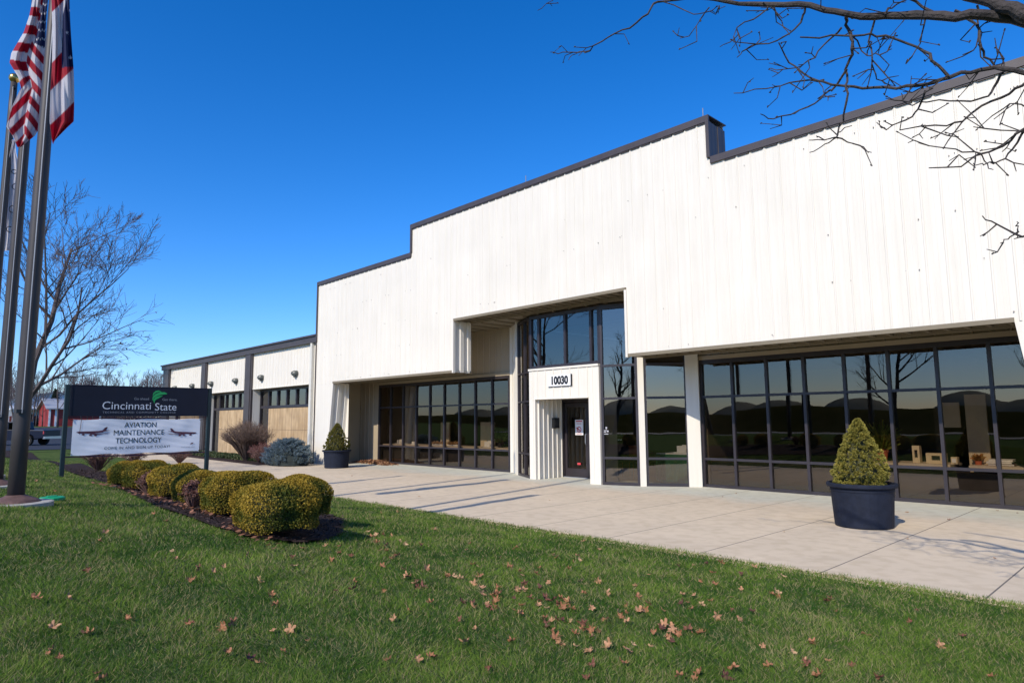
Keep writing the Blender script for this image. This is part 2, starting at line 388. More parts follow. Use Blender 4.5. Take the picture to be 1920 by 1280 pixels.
# ------------------------------------------------------------------ main building
def ribbed(mb, p, q, zb, zt, nrm, pitch=.3048, m=0, ph=0.0, minor=True, h=.013):
    """vertically ribbed sheet from ground point p to q; nrm = outward (2D); zb, zt are heights or functions of distance"""
    p = np.array(p, float); q = np.array(q, float); Ln = np.linalg.norm(q-p); t = (q-p)/Ln; nn = np.array(nrm, float)
    prof = [(0, 0), (.010, h), (.034, h), (.044, 0)]
    if minor: prof += [(.130, 0), (.134, .002), (.152, .002), (.156, 0), (.205, 0), (.209, .002), (.227, .002), (.231, 0)]
    s = [(0.0, 0.0)]; a = ph
    while a < Ln:
        for dx, dh in prof:
            if 0 < a+dx < Ln: s.append((a+dx, dh))
        a += pitch
    s.append((Ln, 0.0)); V = []; F = []
    zbf = zb if callable(zb) else (lambda u: zb); ztf = zt if callable(zt) else (lambda u: zt)
    for i, (u, dh) in enumerate(s):
        c = p+t*u+nn*dh; V += [(c[0], c[1], zbf(u)), (c[0], c[1], ztf(u))]
        if i: F.append((2*i-2, 2*i, 2*i+1, 2*i-1))
    if (t[0]*nn[1]-t[1]*nn[0]) > 0: F = [f[::-1] for f in F]
    mb.add(V, F, m)

XL, XR = -24.93, -.5                # ends of the screen wall
YF, YB, YW = 12.9, 13.6, 14.95      # its front, its back, the window wall
B = empty('office_building', (-12.7, 14, 0), 'long cream ribbed metal building with stepped parapet, bronze windows and number 10030 over the door', 'building')
w = MB()
lo = 3.15
# front of the screen wall: outer piers, lower band, raised middle
def pier_l(u): return 0.0
segs = [(XL, -23.52, 0.0, 7.34), (-23.52, -18.34, lo, 7.34), (-18.34, -16.03, lo, 8.32), (-16.03, -9.42, 4.76, 8.32), (-9.42, -7.1, lo, 8.32), (-7.1, -1.96, lo, 7.34), (-1.96, XR, 0.0, 7.34)]
for x0, x1, a, b in segs[1:-1]:
    ribbed(w, (x0, YF), (x1, YF), a, b, (0, -1), ph=(-(x0+40) % .3048), minor=True)
# battered piers: one edge leans outwards towards the ground
def batter(x0t, x1t, x0b, x1b):
    n = 5
    for i in range(n):
        a0, a1 = i/n, (i+1)/n
        P = [(x0b+(x1b-x0b)*a0, YF, 0), (x0b+(x1b-x0b)*a1, YF, 0), (x0t+(x1t-x0t)*a1, YF, lo), (x0t+(x1t-x0t)*a0, YF, lo)]
        w.poly(P)
batter(XL, -23.52, XL, -23.89); batter(-1.96, XR, -1.59, XR)
for a, b in ((XL, -23.52), (-1.96, XR)): ribbed(w, (a, YF), (b, YF), lo, 7.34, (0, -1), ph=(-(a+40) % .3048))
# back of the screen, its ends and jambs
for x0, x1, a, b in segs: w.poly([(x0, YB, a), (x0, YB, b), (x1, YB, b), (x1, YB, a)])
RF_ = random.Random(3)
for k in range(110):                                   # screw heads and small scuffs on the ribs
    x = XL+.3+.3048*RF_.randrange(0, 78); z = RF_.choice((3.3, 5.1, 6.95, 4.2, 6.1))+RF_.uniform(-.03, .03)
    if (z < 4.76 and -16.1 < x < -9.35) or z < lo+.1: continue
    s_ = RF_.uniform(.004, .008); x += RF_.uniform(.05, .2); w.box(x-s_, YF-.026, z-s_, x+s_, YF-.001, z+s_, 1)
w.build('wall', [CREAM, mat('fastener', (.25, .22, .2), .6, var=.2)], B)
def jamb(x, z0, z1, out, xb=None):
    j = MB()                     # ribbed jamb face across the screen's thickness
    xb = x if xb is None else xb
    ys_ = [YF, YF+.10, YF+.12, YF+.25, YF+.27, YF+.41, YF+.43, YF+.56, YF+.58, YB]; ds = [.0, .0, -.045, -.045, .0, .0, -.045, -.045, 0, 0]
    V = []
    for yy, dd in zip(ys_, ds): V += [(xb+out*dd, yy, z0), (x+out*dd, yy, z1)]
    F = [(2*i, 2*i+2, 2*i+3, 2*i+1) for i in range(len(ys_)-1)]
    j.add(V, F if out > 0 else [f[::-1] for f in F])
    if z0 > 1: j.box(x-.05, YF-.036, z0-.02, x+.012, YF+.05, z1)
    j.build('jamb', CREAM, B)
jamb(-16.03, lo, 4.76, 1); jamb(-9.42, lo, 4.76, -1); jamb(-23.52, 0, lo, 1, -23.89); jamb(-1.96, 0, lo, -1, -1.59)
for x in (XL, XR): j = MB(); j.poly([(x, YF, 0), (x, YB, 0), (x, YB, 7.34), (x, YF, 7.34)]); j.build('end_wall', CREAM, B)
u = MB()                                               # undersides
def under(x0, x1, z):
    u.box(x0, YF-.035, z-.015, x1, YF+.05, z+.06)
    u.box(x0, YB-.05, z-.012, x1, YB+.02, z+.06)
    a = x0
    while a < x1:
        b = min(a+.3048, x1); u.poly([(a, YF+.05, z+.05), (a, YB-.05, z+.05), (b, YB-.05, z+.05), (b, YF+.05, z+.05)])
        u.box(a, YF+.05, z+.012, a+.06, YB-.05, z+.05); a += .3048
under(-23.52, -16.03, lo); under(-16.03, -9.42, 4.76); under(-9.42, -1.96, lo)
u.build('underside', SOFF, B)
c = MB()                                               # dark coping following the steps
def cope(x0, x1, z):
    c.box(x0, YF-.05, z-.13, x1, YF, z+.02); c.box(x0, YF, z, x1, YB+.06, z+.02)
    a = x0 - ((x0+40) % .3048) + .3048
    while a < x1-.1:
        c.box(a+.06, YF-.034, z-.155, min(a+.30, x1), YF-.002, z-.131); a += .3048
cope(XL-.05, -18.34, 7.36); cope(-18.39, -7.05, 8.34); cope(-7.05, XR+.05, 7.36)
c.box(XL-.05, YF-.05, 4.9, XL+.03, YB+.06, 7.23); c.box(XL-.04, YF-.04, 0, XL+.004, YB+.05, 4.9)
c.box(-18.39, YF-.05, 7.38, -18.30, YB+.06, 8.21)
c.box(-7.13, YF-.05, 7.38, -7.05, YF+.06, 8.21)
for k in range(4): c.box(-7.09, YF+.06+k*.165, 7.38, -7.06-.012*(k % 2), YF+.06+(k+1)*.165, 8.21)
c.build('coping', BROWN, B)
r = MB()                                               # window wall above the glass, side walls, roofs
ribbed(r, (XL+.02, YW), (-15.62, YW), 3.22, 4.72, (0, -1)); ribbed(r, (-8.75, YW), (XR, YW), 3.22, 4.72, (0, -1))
ribbed(r, (XL+.02, YW), (-23.42, YW), 0, 3.22, (0, -1), ph=.1)
r.box(-23.42, YW-.05, 3.12, -15.62, YW+.05, 3.22); r.box(-8.75, YW-.05, 3.12, XR, YW+.05, 3.22)
r.box(-23.50, YW-.045, 0, -23.42, YW+.05, 3.12)
r.poly([(XL+.02, YB, 0), (XL+.02, YW, 0), (XL+.02, YW, 7), (XL+.02, YB, 7)]); r.poly([(XR, YB, 0), (XR, YB, 7), (XR, YW, 7), (XR, YW, 0)])
r.poly([(XL+.02, YW, 0), (XL+.02, 40, 0), (XL+.02, 40, 6.6), (XL+.02, YW, 6.6)]); r.poly([(XR, YW, 0), (XR, YW, 6.6), (XR, 40, 6.6), (XR, 40, 0)])
r.poly([(XL+.02, 40, 0), (XR, 40, 0), (XR, 40, 6.6), (XL+.02, 40, 6.6)])
r.build('rear_wall', CREAM_SHADE, B)
r2 = MB(); r2.box(-15.62, YW-.04, 0, -15.5, YW+.05, 4.72)
ribbed(r2, (-15.5, YW-.02), (-14.72, 14.42), 0, 4.72, (-.56, -.83), ph=.08); r2.build('canted_wall', CREAM, B)
MB_ = MB(); MB_.box(XL+.03, YB-.05, 6.6, XR, 40, 6.75); MB_.build('roof', mat('roof_sheet', (.3, .3, .3), .7, var=.1), B)
s = MB(); s.box(XL+.03, YB+.01, 4.72, XR, YW+1.5, 4.80)
a = XL+.2
while a < XR: s.box(a, YB+.02, 4.69, a+.05, YW-.04, 4.72); a += .61
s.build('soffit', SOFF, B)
for X_, nm in ((-7.25, 1), (-12.9, 1)):
    q = MB(); q.tube([(X_, YF+.1, 8.35), (X_, YF+.1, 8.62)], .012, 6); q.build('lightning_rod', LETG, B)

def window_wall(p, q, z0, z1, posts, rails, nm='window', glass=GLASS, fw=.06, dp=.10, toprail=.10):
    """bronze frame between ground points p and q with posts at fractions and rails at heights; glass is its sub-part"""
    p = np.array(p, float); q = np.array(q, float); Ln = np.linalg.norm(q-p); t = (q-p)/Ln; nn = np.array([t[1], -t[0]])
    f = MB()
    def bar(u0, u1, za, zb, off=0.0, th=dp):
        a = p+t*u0; b = p+t*u1; o1 = nn*(th/2+off); o2 = -nn*(th/2-off)
        f.add([(*(a+o1), za), (*(b+o1), za), (*(b+o2), za), (*(a+o2), za), (*(a+o1), zb), (*(b+o1), zb), (*(b+o2), zb), (*(a+o2), zb)],
              [(3,2,1,0),(4,5,6,7),(0,1,5,4),(1,2,6,5),(2,3,7,6),(3,0,4,7)])
    xs_ = [fw/2]+[Ln*k for k in posts]+[Ln-fw/2]
    for xx in xs_: bar(xx-fw/2, xx+fw/2, z0, z1)
    for i in range(len(xs_)-1):
        a, b = xs_[i]+fw/2, xs_[i+1]-fw/2
        bar(a, b, z0, z0+.07, th=dp*.94); bar(a, b, z1-toprail, z1, th=dp*.94)
        for rz in rails: bar(a, b, rz-.028, rz+.028, th=dp*.94)
    fo = f.build(nm, FRAME, B)
    g = MB(); zz = [z0+.035]+list(rails)+[z1-toprail/2]
    rg = random.Random(int(abs(p[0])*100))
    for i in range(len(xs_)-1):
        for k in range(len(zz)-1):                     # each pane sits a touch out of true, as real panes do
            a = p+t*xs_[i]; b = p+t*xs_[i+1]; e = [rg.uniform(-.0022, .0022) for _ in range(4)]; h = [nn*v for v in e]; h[3] = h[0]+h[2]-h[1]
            g.add([(*(a+h[0]), zz[k]), (*(b+h[1]), zz[k]), (*(b+h[2]), zz[k+1]), (*(a+h[3]), zz[k+1])], [(0, 1, 2, 3)])
    g.build('glass', glass, fo)
    return fo
window_wall((-23.40, YW), (-15.64, YW), 0, 3.12, [i/9 for i in range(1, 9)], [.68, 2.2])
RXE = XR-.1
window_wall((-8.72, YW), (RXE, YW), 0, 3.12, [(.86*i)/(RXE+8.72) for i in range(1, 10)], [.68, 2.2])
# the canted entrance bay
PL, PR = -13.45, -10.90             # portal edges
YP = 13.65
b0, b1 = (-14.66, 14.38), (PL-.02, YP+.06)
window_wall(b0, b1, 0, 4.66, [.55], [.68, 2.2, 3.05], glass=GLASS2, toprail=.08)
c0, c1 = (PR+.02, YP+.04), (-9.96, 14.02)
window_wall(c0, c1, 0, 4.66, [], [.68, 2.2, 3.05], glass=GLASS2, toprail=.12)
e0, e1 = (-9.85, 14.12), (-8.98, 14.72)
window_wall(e0, e1, 0, 4.66, [], [.68, 2.2, 3.05], glass=GLASS2, toprail=.1)
window_wall((PL-.02, YP+.06), (PR+.02, YP+.06), 3.13, 4.66, [.135, .525, .88], [], glass=GLASS2, fw=.075, toprail=.09)
pl = MB()                           # white ribbed columns between the bay's windows
pl.obox((-9.96, 14.00), (-9.85, 14.10), .16, 0, 4.72)
pl.build('column', CREAM, B)
pl = MB(); pl.obox((-8.98, 14.66), (-8.74, 14.86), .14, 0, 4.72); pl.box(-8.80, 14.88, 0, -8.74, 14.98, 3.2); pl.build('column', CREAM, B)
pl = MB(); pl.obox((-14.76, 14.42), (-14.66, 14.35), .14, 0, 4.72); pl.build('column', CREAM, B)
# portal
po = MB(); DL, DR = -13.22, -11.25
ribbed(po, (PL, YP-.04), (DL, YP-.04), 0, 3.06, (0, -1), ph=.13, pitch=.3, h=.015, minor=False)
ribbed(po, (DR, YP-.04), (PR, YP-.04), 0, 3.06, (0, -1), ph=.12, pitch=.3, h=.015, minor=False)
ribbed(po, (DL, YP-.04), (DR, YP-.04), 2.26, 3.06, (0, -1), ph=.09, pitch=.3048, h=.02)
po.box(PL-.01, YP-.075, 3.06, PR+.01, YP+.10, 3.115)
po.box(PL-.004, YP-.038, 0, PL+.03, YP+.08, 3.06); po.box(PR-.03, YP-.038, 0, PR+.004, YP+.08, 3.06)
po.box(DL+.002, YP-.065, 2.235, DR-.002, YP+.02, 2.262)
# vestibule: left side ribbed, right side, back beside the door, ceiling
ribbed(po, (DL, YP-.038), (-13.27, 14.85), 0, 2.26, (1, 0), pitch=.2, ph=.1, minor=False, h=.05)
po.poly([(DR, YP-.038, 0), (DR, YP-.038, 2.26), (DR, 14.85, 2.26), (DR, 14.85, 0)])
po.poly([(DL-.05, YP-.03, 2.258), (DR, YP-.03, 2.258), (DR, 14.85, 2.258), (DL-.05, 14.85, 2.258)])
po.build('portal', CREAM, B)
dr = MB(); x0, x1 = -13.27, -12.22
dr.box(x0, 14.80, 0, x0+.07, 14.9, 2.25); dr.box(x1-.07, 14.80, 0, x1, 14.9, 2.25); dr.box(x0+.07, 14.8, 2.17, x1-.07, 14.9, 2.25)
dr.box(x0+.09, 14.82, .02, x0+.17, 14.87, 2.15); dr.box(x1-.17, 14.82, .02, x1-.09, 14.87, 2.15)
dr.box(x0+.17, 14.82, 2.03, x1-.17, 14.87, 2.15); dr.box(x0+.17, 14.82, .02, x1-.17, 14.87, .26)
dr.box(x1, 14.80, 0, DR, 14.9, 2.25)
do = dr.build('door', FRAME, B)
g = MB(); g.poly([(x0+.17, 14.845, .26), (x1-.17, 14.845, .26), (x1-.17, 14.845, 2.03), (x0+.17, 14.845, 2.03)]); g.build('door_glass', GLASS, do)
g = MB(); g.tube([(x1-.13, 14.80, .95), (x1-.13, 14.76, .98), (x1-.13, 14.76, 1.22), (x1-.13, 14.80, 1.25)], .012, 8); g.build('handle', LETG, do)
g = MB(); g.box(x0+.08, 14.74, .0, x1-.08, 14.80, .018); g.build('threshold', LETG, do)
REDP = mat('notice_red', (.55, .05, .06), .6, var=.05)
g = MB(); g.box(-12.76, 14.80, 1.22, -12.46, 14.812, 1.66); no = g.build('notice', WHITE, do)
g = MB()
for k in range(20):
    a0, a1 = 2*pi*k/20, 2*pi*(k+1)/20
    g.poly([(-12.61+.085*cos(a0), 14.797, 1.38+.085*sin(a0)), (-12.61+.085*cos(a1), 14.797, 1.38+.085*sin(a1)), (-12.61+.06*cos(a1), 14.797, 1.38+.06*sin(a1)), (-12.61+.06*cos(a0), 14.797, 1.38+.06*sin(a0))])
g.poly([(-12.745, 14.797, 1.425), (-12.655, 14.797, 1.435), (-12.555, 14.797, 1.335), (-12.565, 14.797, 1.325)])
g.box(-12.73, 14.795, 1.60, -12.49, 14.798, 1.635); g.box(-12.70, 14.795, 1.54, -12.52, 14.798, 1.555); g.box(-12.71, 14.795, 1.25, -12.51, 14.798, 1.262)
g.build('notice_print', REDP, no)
g = MB(); g.box(-12.70, 14.80, .37, -12.58, 14.81, .43); g.build('red_sticker', REDP, do)
g = MB(); g.box(-13.22+.0, 14.30, 1.42, -13.12, 14.52, 1.72); g.box(-13.115, 14.33, 1.5, -13.105, 14.49, 1.64); g.build('mailbox', BLACK, B, bevel=.006)

def text(body, size, p, right, upv, m, parent, name='lettering', sx=1.0, align='CENTER', spacing=1.0, thick=.003, fat=0.0):
    cu = bpy.data.curves.new('t', 'FONT'); cu.body = body; cu.size = size; cu.align_x = align; cu.extrude = thick; cu.space_character = spacing; cu.offset = fat
    cu.resolution_u = 4
    to = bpy.data.objects.new('t', cu); S.collection.objects.link(to); bpy.context.view_layer.update()
    me = bpy.data.meshes.new_from_object(to.evaluated_get(bpy.context.evaluated_depsgraph_get())); bpy.data.objects.remove(to)
    R_ = Vector(right).normalized(); U_ = Vector(upv).normalized(); N_ = R_.cross(U_)
    r = parent
    while r.parent is not None: r = r.parent
    org = ORG.get(r.name, Vector(r.location)); P_ = Vector(p)-org
    M = Matrix(((R_.x*sx, U_.x, N_.x, P_.x), (R_.y*sx, U_.y, N_.y, P_.y), (R_.z*sx, U_.z, N_.z, P_.z), (0, 0, 0, 1)))
    me.transform(M); me.materials.clear(); me.materials.append(m); me.name = name
    o = bpy.data.objects.new(name, me); link(o, parent); return o
g = MB(); g.box(-12.66, YP-.085, 2.575, -11.80, YP-.055, 2.895, 1); g.box(-12.675, YP-.095, 2.585, -11.825, YP-.085, 2.90, 0)
npl = g.build('number_sign', [WHITE, BLACK], B)
text('10030', .30, (-12.235, YP-.099, 2.640), (1, 0, 0), (0, 0, 1), BLACK, npl, sx=.86, fat=.014)
g = MB()                                                # small white decal on the canted glass
cn = np.array([.94, .37]); co = np.array([-10.90, 13.69])+np.array([.37, -.94])*.055
def dec(u0, u1, z0, z1): a = co+cn*u0; b = co+cn*u1; g.poly([(*a, z0), (*b, z0), (*b, z1), (*a, z1)])
for q in ((.12, .16, 1.42, 1.47), (.08, .13, 1.37, 1.39), (.07, .13, 1.33, 1.355), (.15, .20, 1.34, 1.38), (.08, .19, 1.28, 1.30), (.135, .15, 1.385, 1.41)): dec(*q)
g.build('window_decal', mat('decal_film', (.42, .42, .45), .6, var=.05), B)

# interior
rm = MB(); DY = 21.0
rm.poly([(XL, YW+.06, .004), (XR, YW+.06, .004), (XR, DY, .004), (XL, DY, .004)])
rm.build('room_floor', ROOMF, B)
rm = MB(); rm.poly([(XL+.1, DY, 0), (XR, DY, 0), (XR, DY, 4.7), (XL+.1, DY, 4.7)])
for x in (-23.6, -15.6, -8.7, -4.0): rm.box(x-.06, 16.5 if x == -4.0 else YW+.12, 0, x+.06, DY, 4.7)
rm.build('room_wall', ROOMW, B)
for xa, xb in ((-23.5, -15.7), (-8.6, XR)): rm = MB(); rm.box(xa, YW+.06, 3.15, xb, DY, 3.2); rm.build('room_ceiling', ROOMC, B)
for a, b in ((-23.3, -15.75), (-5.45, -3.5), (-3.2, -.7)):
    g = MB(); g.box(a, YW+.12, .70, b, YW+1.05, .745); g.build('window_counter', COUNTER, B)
for xa, xb in ((-23.3, -15.8), (-8.6, -.7)): g = MB(); g.box(xa, YW+.16, .02, xb, YW+.5, .60); g.build('added_dark_block', DARKROOM, B)  # invented dark blocks, added to make the lower panes look darker
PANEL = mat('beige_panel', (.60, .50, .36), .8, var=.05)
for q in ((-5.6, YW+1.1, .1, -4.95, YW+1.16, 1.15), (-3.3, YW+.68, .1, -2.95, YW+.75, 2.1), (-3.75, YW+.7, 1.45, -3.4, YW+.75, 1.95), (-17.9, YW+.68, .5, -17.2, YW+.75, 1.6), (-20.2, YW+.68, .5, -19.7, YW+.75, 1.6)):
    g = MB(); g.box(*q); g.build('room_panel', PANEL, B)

# ------------------------------------------------------------------ things seen through the glass
TERRA = mat('terracotta', (.50, .13, .06), .7, var=.15); LEAFM = attr_mat('leafy', .6, .3)
def leafy(name, c, r, h, n, c1, c2, parent, org, L=.12, wd=.03):
    an = rng.uniform(0, 2*pi, n); rr = r*np.sqrt(rng.random(n)); P = np.stack([c[0]+rr*np.cos(an)*.4, c[1]+rr*np.sin(an)*.4, c[2]+h*rng.random(n)*.6], 1)
    U = np.stack([np.cos(an), np.sin(an), rng.uniform(.3, 2, n)], 1); t = rng.random((n, 1))
    return cards(name, P, rnd_unit(n), U, L*rng.uniform(.6, 1.3, n), wd, (1-t)*np.array(c1)+t*np.array(c2), LEAFM, parent, org)
CY = YW+.50
t_ = empty('potted_plant', (-4.82, CY, .745), 'leafy green plant in a terracotta pot on the counter behind the right windows', 'potted plant')
g = MB(); g.lathe((-4.82, CY, .745), [(.01, 0), (.09, 0), (.13, .2), (.145, .2), (.145, .25), (.125, .25), (.11, .22), (.01, .22)], 18); g.build('pot', TERRA, t_)
leafy('foliage', (-4.82, CY, .98), .35, .5, 260, (.05, .12, .02), (.30, .30, .06), t_, (-4.82, CY, .745), .3, .035)
CARD = mat('pale_card', (.62, .52, .36), .7, var=.08, scale=8)
def radio(x, wd, ht, name, label, cat, m=CARD, hole=True):
    g = MB(); y0, y1 = CY-.08, CY+.08
    g.box(x, y0, .745, x+wd, y1, .745+ht*.3); g.box(x, y0, .745+ht*.75, x+wd, y1, .745+ht)
    g.box(x, y0, .745+ht*.3, x+wd*.28, y1, .745+ht*.75); g.box(x+wd*.72, y0, .745+ht*.3, x+wd, y1, .745+ht*.75)
    g.box(x+wd*.28, y0+.05, .745+ht*.3, x+wd*.72, y1, .745+ht*.75, 1)
    tag(rehome(g.build(name, [m, BLACK]), (x+wd/2, CY, .745)), label, cat)
radio(-3.98, .34, .20, 'cutaway_box', 'low beige box with a dark square hole, right of the framed picture', 'box')
radio(-4.22, .13, .34, 'framed_picture', 'small upright framed picture on the window counter behind the right planter shrub', 'picture')
g = MB(); g.box(-3.55, CY-.1, .745, -3.44, CY+.05, .88); g.box(-3.53, CY-.11, .77, -3.46, CY-.1, .85, 1); tag(rehome(g.build('small_box', [CARD, WHITE], bevel=.004), (-3.5, CY, .745)), 'tiny cream box at the end of the window counter beside the cutaway box', 'box')
for k, (x, wd, z, m) in enumerate(((-2.95, .42, .745, MAROON), (-2.97, .40, .785, WHITE), (-2.93, .38, .825, WHITE))):
    g = MB(); g.box(x, CY-.14, z, x+wd, CY+.14, z+.006); g.box(x+.005, CY-.13, z+.006, x+wd-.01, CY+.13, z+.032, 1); g.box(x, CY-.14, z+.032, x+wd, CY+.14, z+.038)
    tag(rehome(g.build('book', [m, WHITE]), (x+wd/2, CY, z)), ['dark red book at the bottom of the stack behind the far right window', 'white book in the middle of the stack behind the far right window', 'white book on top of the stack behind the far right window'][k], 'book', 'stacked books')
t_ = empty('dried_flowers', (-3.12, CY, .745), 'low bunch of orange dried flowers on the counter left of the stacked books', 'flowers')
g = MB(); g.lathe((-3.12, CY, .745), [(.01, 0), (.05, 0), (.06, .07), (.01, .07)], 12); g.build('bowl', TERRA, t_); leafy('foliage', (-3.12, CY, .82), .12, .12, 120, (.45, .16, .03), (.40, .30, .12), t_, (-3.12, CY, .745), .08, .03)
def model_thing(x, y, z, s, label, name='engine_model'):
    g = MB(); g.box(x-.22*s, y-.12, z, x+.22*s, y+.12, z+.025); g.box(x-.16*s, y-.08, z+.025, x+.05*s, y+.08, z+.13*s+.02)
    g.tube([(x-.05*s, y, z+.10*s), (x+.14*s, y, z+.12*s), (x+.2*s, y, z+.22*s)], [.07*s, .05*s, .02*s], 10); g.box(x+.12*s, y-.02, z+.12*s, x+.16*s, y+.02, z+.3*s)
    tag(rehome(g.build(name, WHITE, bevel=.008), (x, y, z)), label, 'model')
model_thing(-22.55, CY, .745, 1.1, 'white engine model at the far left end of the left window counter')
model_thing(-21.6, CY, .745, .7, 'smaller white model second from the left on the left window counter')
model_thing(-17.2, CY, .745, 1.3, 'white machine model beside a dark plant behind the left windows near the entrance')
t_ = empty('leafy_plant', (-16.75, CY+.1, .745), 'dark bushy plant in a black pot behind the left windows near the entrance', 'potted plant')
g = MB(); g.lathe((-16.75, CY+.1, .745), [(.01, 0), (.09, 0), (.12, .16), (.01, .16)], 14); g.build('pot', BLACK, t_); leafy('foliage', (-16.75, CY+.1, .90), .3, .4, 260, (.03, .07, .02), (.10, .15, .05), t_, (-16.75, CY+.1, .745), .22, .05)
for x, lab in ((-20.1, 'leftmost row of orange dried flowers along the left window counter'), (-19.2, 'second bunch of orange dried flowers along the left window counter')):
    t_ = empty('dried_flowers', (x, CY, .745), lab, 'flowers', 'dried flowers on the left counter')
    g = MB(); g.box(x-.3, CY-.06, .745, x+.3, CY+.06, .79); g.build('trough', WHITE, t_); leafy('foliage', (x, CY, .79), .6, .1, 150, (.5, .25, .08), (.6, .45, .3), t_, (x, CY, .745), .07, .03)
# table with green cloth in the entrance bay
CLOTH = mat('green_cloth', (.012, .10, .055), .85, var=.25, scale=6)
g = MB(); TX, TY = -9.75, 15.6
g.box(TX-.55, TY-.35, .74, TX+.55, TY+.35, .765, 1)
for k in range(28):
    a0 = -.56+1.12*k/28; a1 = -.56+1.12*(k+1)/28; f0 = .03*sin(k*1.3); f1 = .03*sin((k+1)*1.3)
    g.poly([(TX+a0, TY-.37+f0, .03), (TX+a1, TY-.37+f1, .03), (TX+a1, TY-.36, .74), (TX+a0, TY-.36, .74)])
g.box(TX-.56, TY-.36, .03, TX-.55, TY+.36, .74); g.box(TX+.55, TY-.36, .03, TX+.56, TY+.36, .74)
tag(rehome(g.build('table', [CLOTH, WHITE]), (TX, TY, 0)), 'white topped table with a green floor length cloth inside the entrance bay', 'table')
model_thing(TX+.15, TY-.05, .765, 1.3, 'white engine model standing on the green clothed table')
ORANGE = mat('orange_wood', (.45, .15, .04), .5, var=.1)
t_ = empty('chair', (-11.6, 15.9, 0), 'orange legged chair standing just inside the canted entrance glass', 'chair')
g = MB(); g.box(-11.82, 15.7, .43, -11.38, 16.12, .47); g.build('seat', BLACK, t_, bevel=.01)
for a in (-1, 1):
    for b_ in (-1, 1):
        g = MB(); g.tube([(-11.6+a*.2, 15.9+b_*.19, 0), (-11.6+a*.19, 15.9+b_*.17, .43)], .016, 8); g.build('leg', ORANGE, t_)
g = MB(); g.box(-11.82, 16.08, .6, -11.38, 16.12, .9); g.tube([(-11.78, 16.1, .45), (-11.78, 16.1, .62)], .015); g.tube([(-11.42, 16.1, .45), (-11.42, 16.1, .62)], .015); g.build('backrest', ORANGE, t_)
# ------------------------------------------------------------------ annex
A = empty('annex_building', (-35, 15, 0), 'low cream annex with brown fascia, three bays and plywood boards in its window openings', 'building')
YA = 13.1; AL = -45.2; AR = -24.97
aw = MB(); bays = [(-43.93, -38.47), (-37.65, -32.43), (-31.6, -25.88)]
for a, b in bays:
    ribbed(aw, (a, YA), (b, YA), 3.23, 4.95, (0, -1), minor=True, h=.02)
    aw.box(a, YA-.03, 3.21, b, YA+.5, 3.235)
    aw.poly([(a+.002, YA, 0), (a+.002, YA+.5, 0), (a+.002, YA+.5, 3.22), (a+.002, YA, 3.22)]); aw.poly([(b-.002, YA, 0), (b-.002, YA, 3.22), (b-.002, YA+.5, 3.22), (b-.002, YA+.5, 0)])
aw.box(-25.88, YA-.02, 0, AR, YA+.4, 4.95)
aw.poly([(AL, YA, 0), (AL, YA, 5.0), (AL, 34, 5.0), (AL, 34, 0)]); aw.poly([(AL, 34, 0), (AL, 34, 5), (AR, 34, 5), (AR, 34, 0)])
aw.build('wall', CREAM, A)
fa = MB(); fa.box(AL-.2, YA-.16, 4.92, AR-.13, YA+.05, 5.17); fa.box(AL-.25, YA-.22, 5.17, AR-.13, YA+.2, 5.24); fa.box(AL-.25, YA+.2, 5.1, AR, 34, 5.2); fa.build('fascia', BROWN, A)
for a, b in ((AL, -43.93), (-38.47, -37.65), (-32.43, -31.6)):
    q = MB(); q.box(a, YA-.10, 0, b, YA+.5, 4.92); q.box(a+.12, YA-.13, 0, b-.12, YA-.10, 4.92); q.build('pilaster', BROWN, A)
q = MB(); q.box(-25.62, YA-.14, .15, -25.47, YA-.03, 4.92); q.tube([(-25.545, YA-.09, .15), (-25.545, YA-.3, .05)], .06, 8); q.build('downspout', mat('downspout', (.62, .60, .53), .5, var=.05), A)
for a, b in bays:
    q = MB(); y0 = YA+.42
    q.box(a+.03, y0-.06, 3.1, b-.03, y0+.06, 3.21); q.box(a+.03, y0-.06, 2.30, b-.03, y0+.06, 2.42)
    n_ = 6; wd = (b-a-.06)/n_
    for k in range(n_+1): q.box(a+.03+k*wd-.05*(k > 0), y0-.07, 0 if k in (0, 1, n_) else 2.42, a+.03+k*wd+.05*(k < n_), y0+.07, 3.1)
    fo = q.build('window', FRAME, A)
    q = MB()
    for k in range(n_): q.poly([(a+.03+k*wd, y0, 2.4), (a+.03+(k+1)*wd, y0, 2.4), (a+.03+(k+1)*wd, y0, 3.12), (a+.03+k*wd, y0, 3.12)])
    q.poly([(a+.03, y0, 0), (a+wd, y0, 0), (a+wd, y0, 2.32), (a+.03, y0, 2.32)])
    q.build('glass', GLASS2, fo)
    q = MB(); x0, x1 = a+wd+.15, b-.2; q.box(x0, y0-.10, .1, x1, y0-.03, 2.28)
    bo = q.build('plywood_board', PLY, fo)
    q = MB(); k = x0+1.22
    while k < x1: q.box(k-.008, y0-.104, .1, k+.008, y0-.101, 2.28); k += 1.22
    q.box(x0, y0-.105, 1.30, x1, y0-.102, 1.315); q.build('board_seam', PLYD, fo)
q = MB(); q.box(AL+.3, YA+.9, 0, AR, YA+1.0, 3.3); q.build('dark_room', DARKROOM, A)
LAMP = mat('lamp_bronze', (.085, .09, .075), .4, var=.15, scale=10)
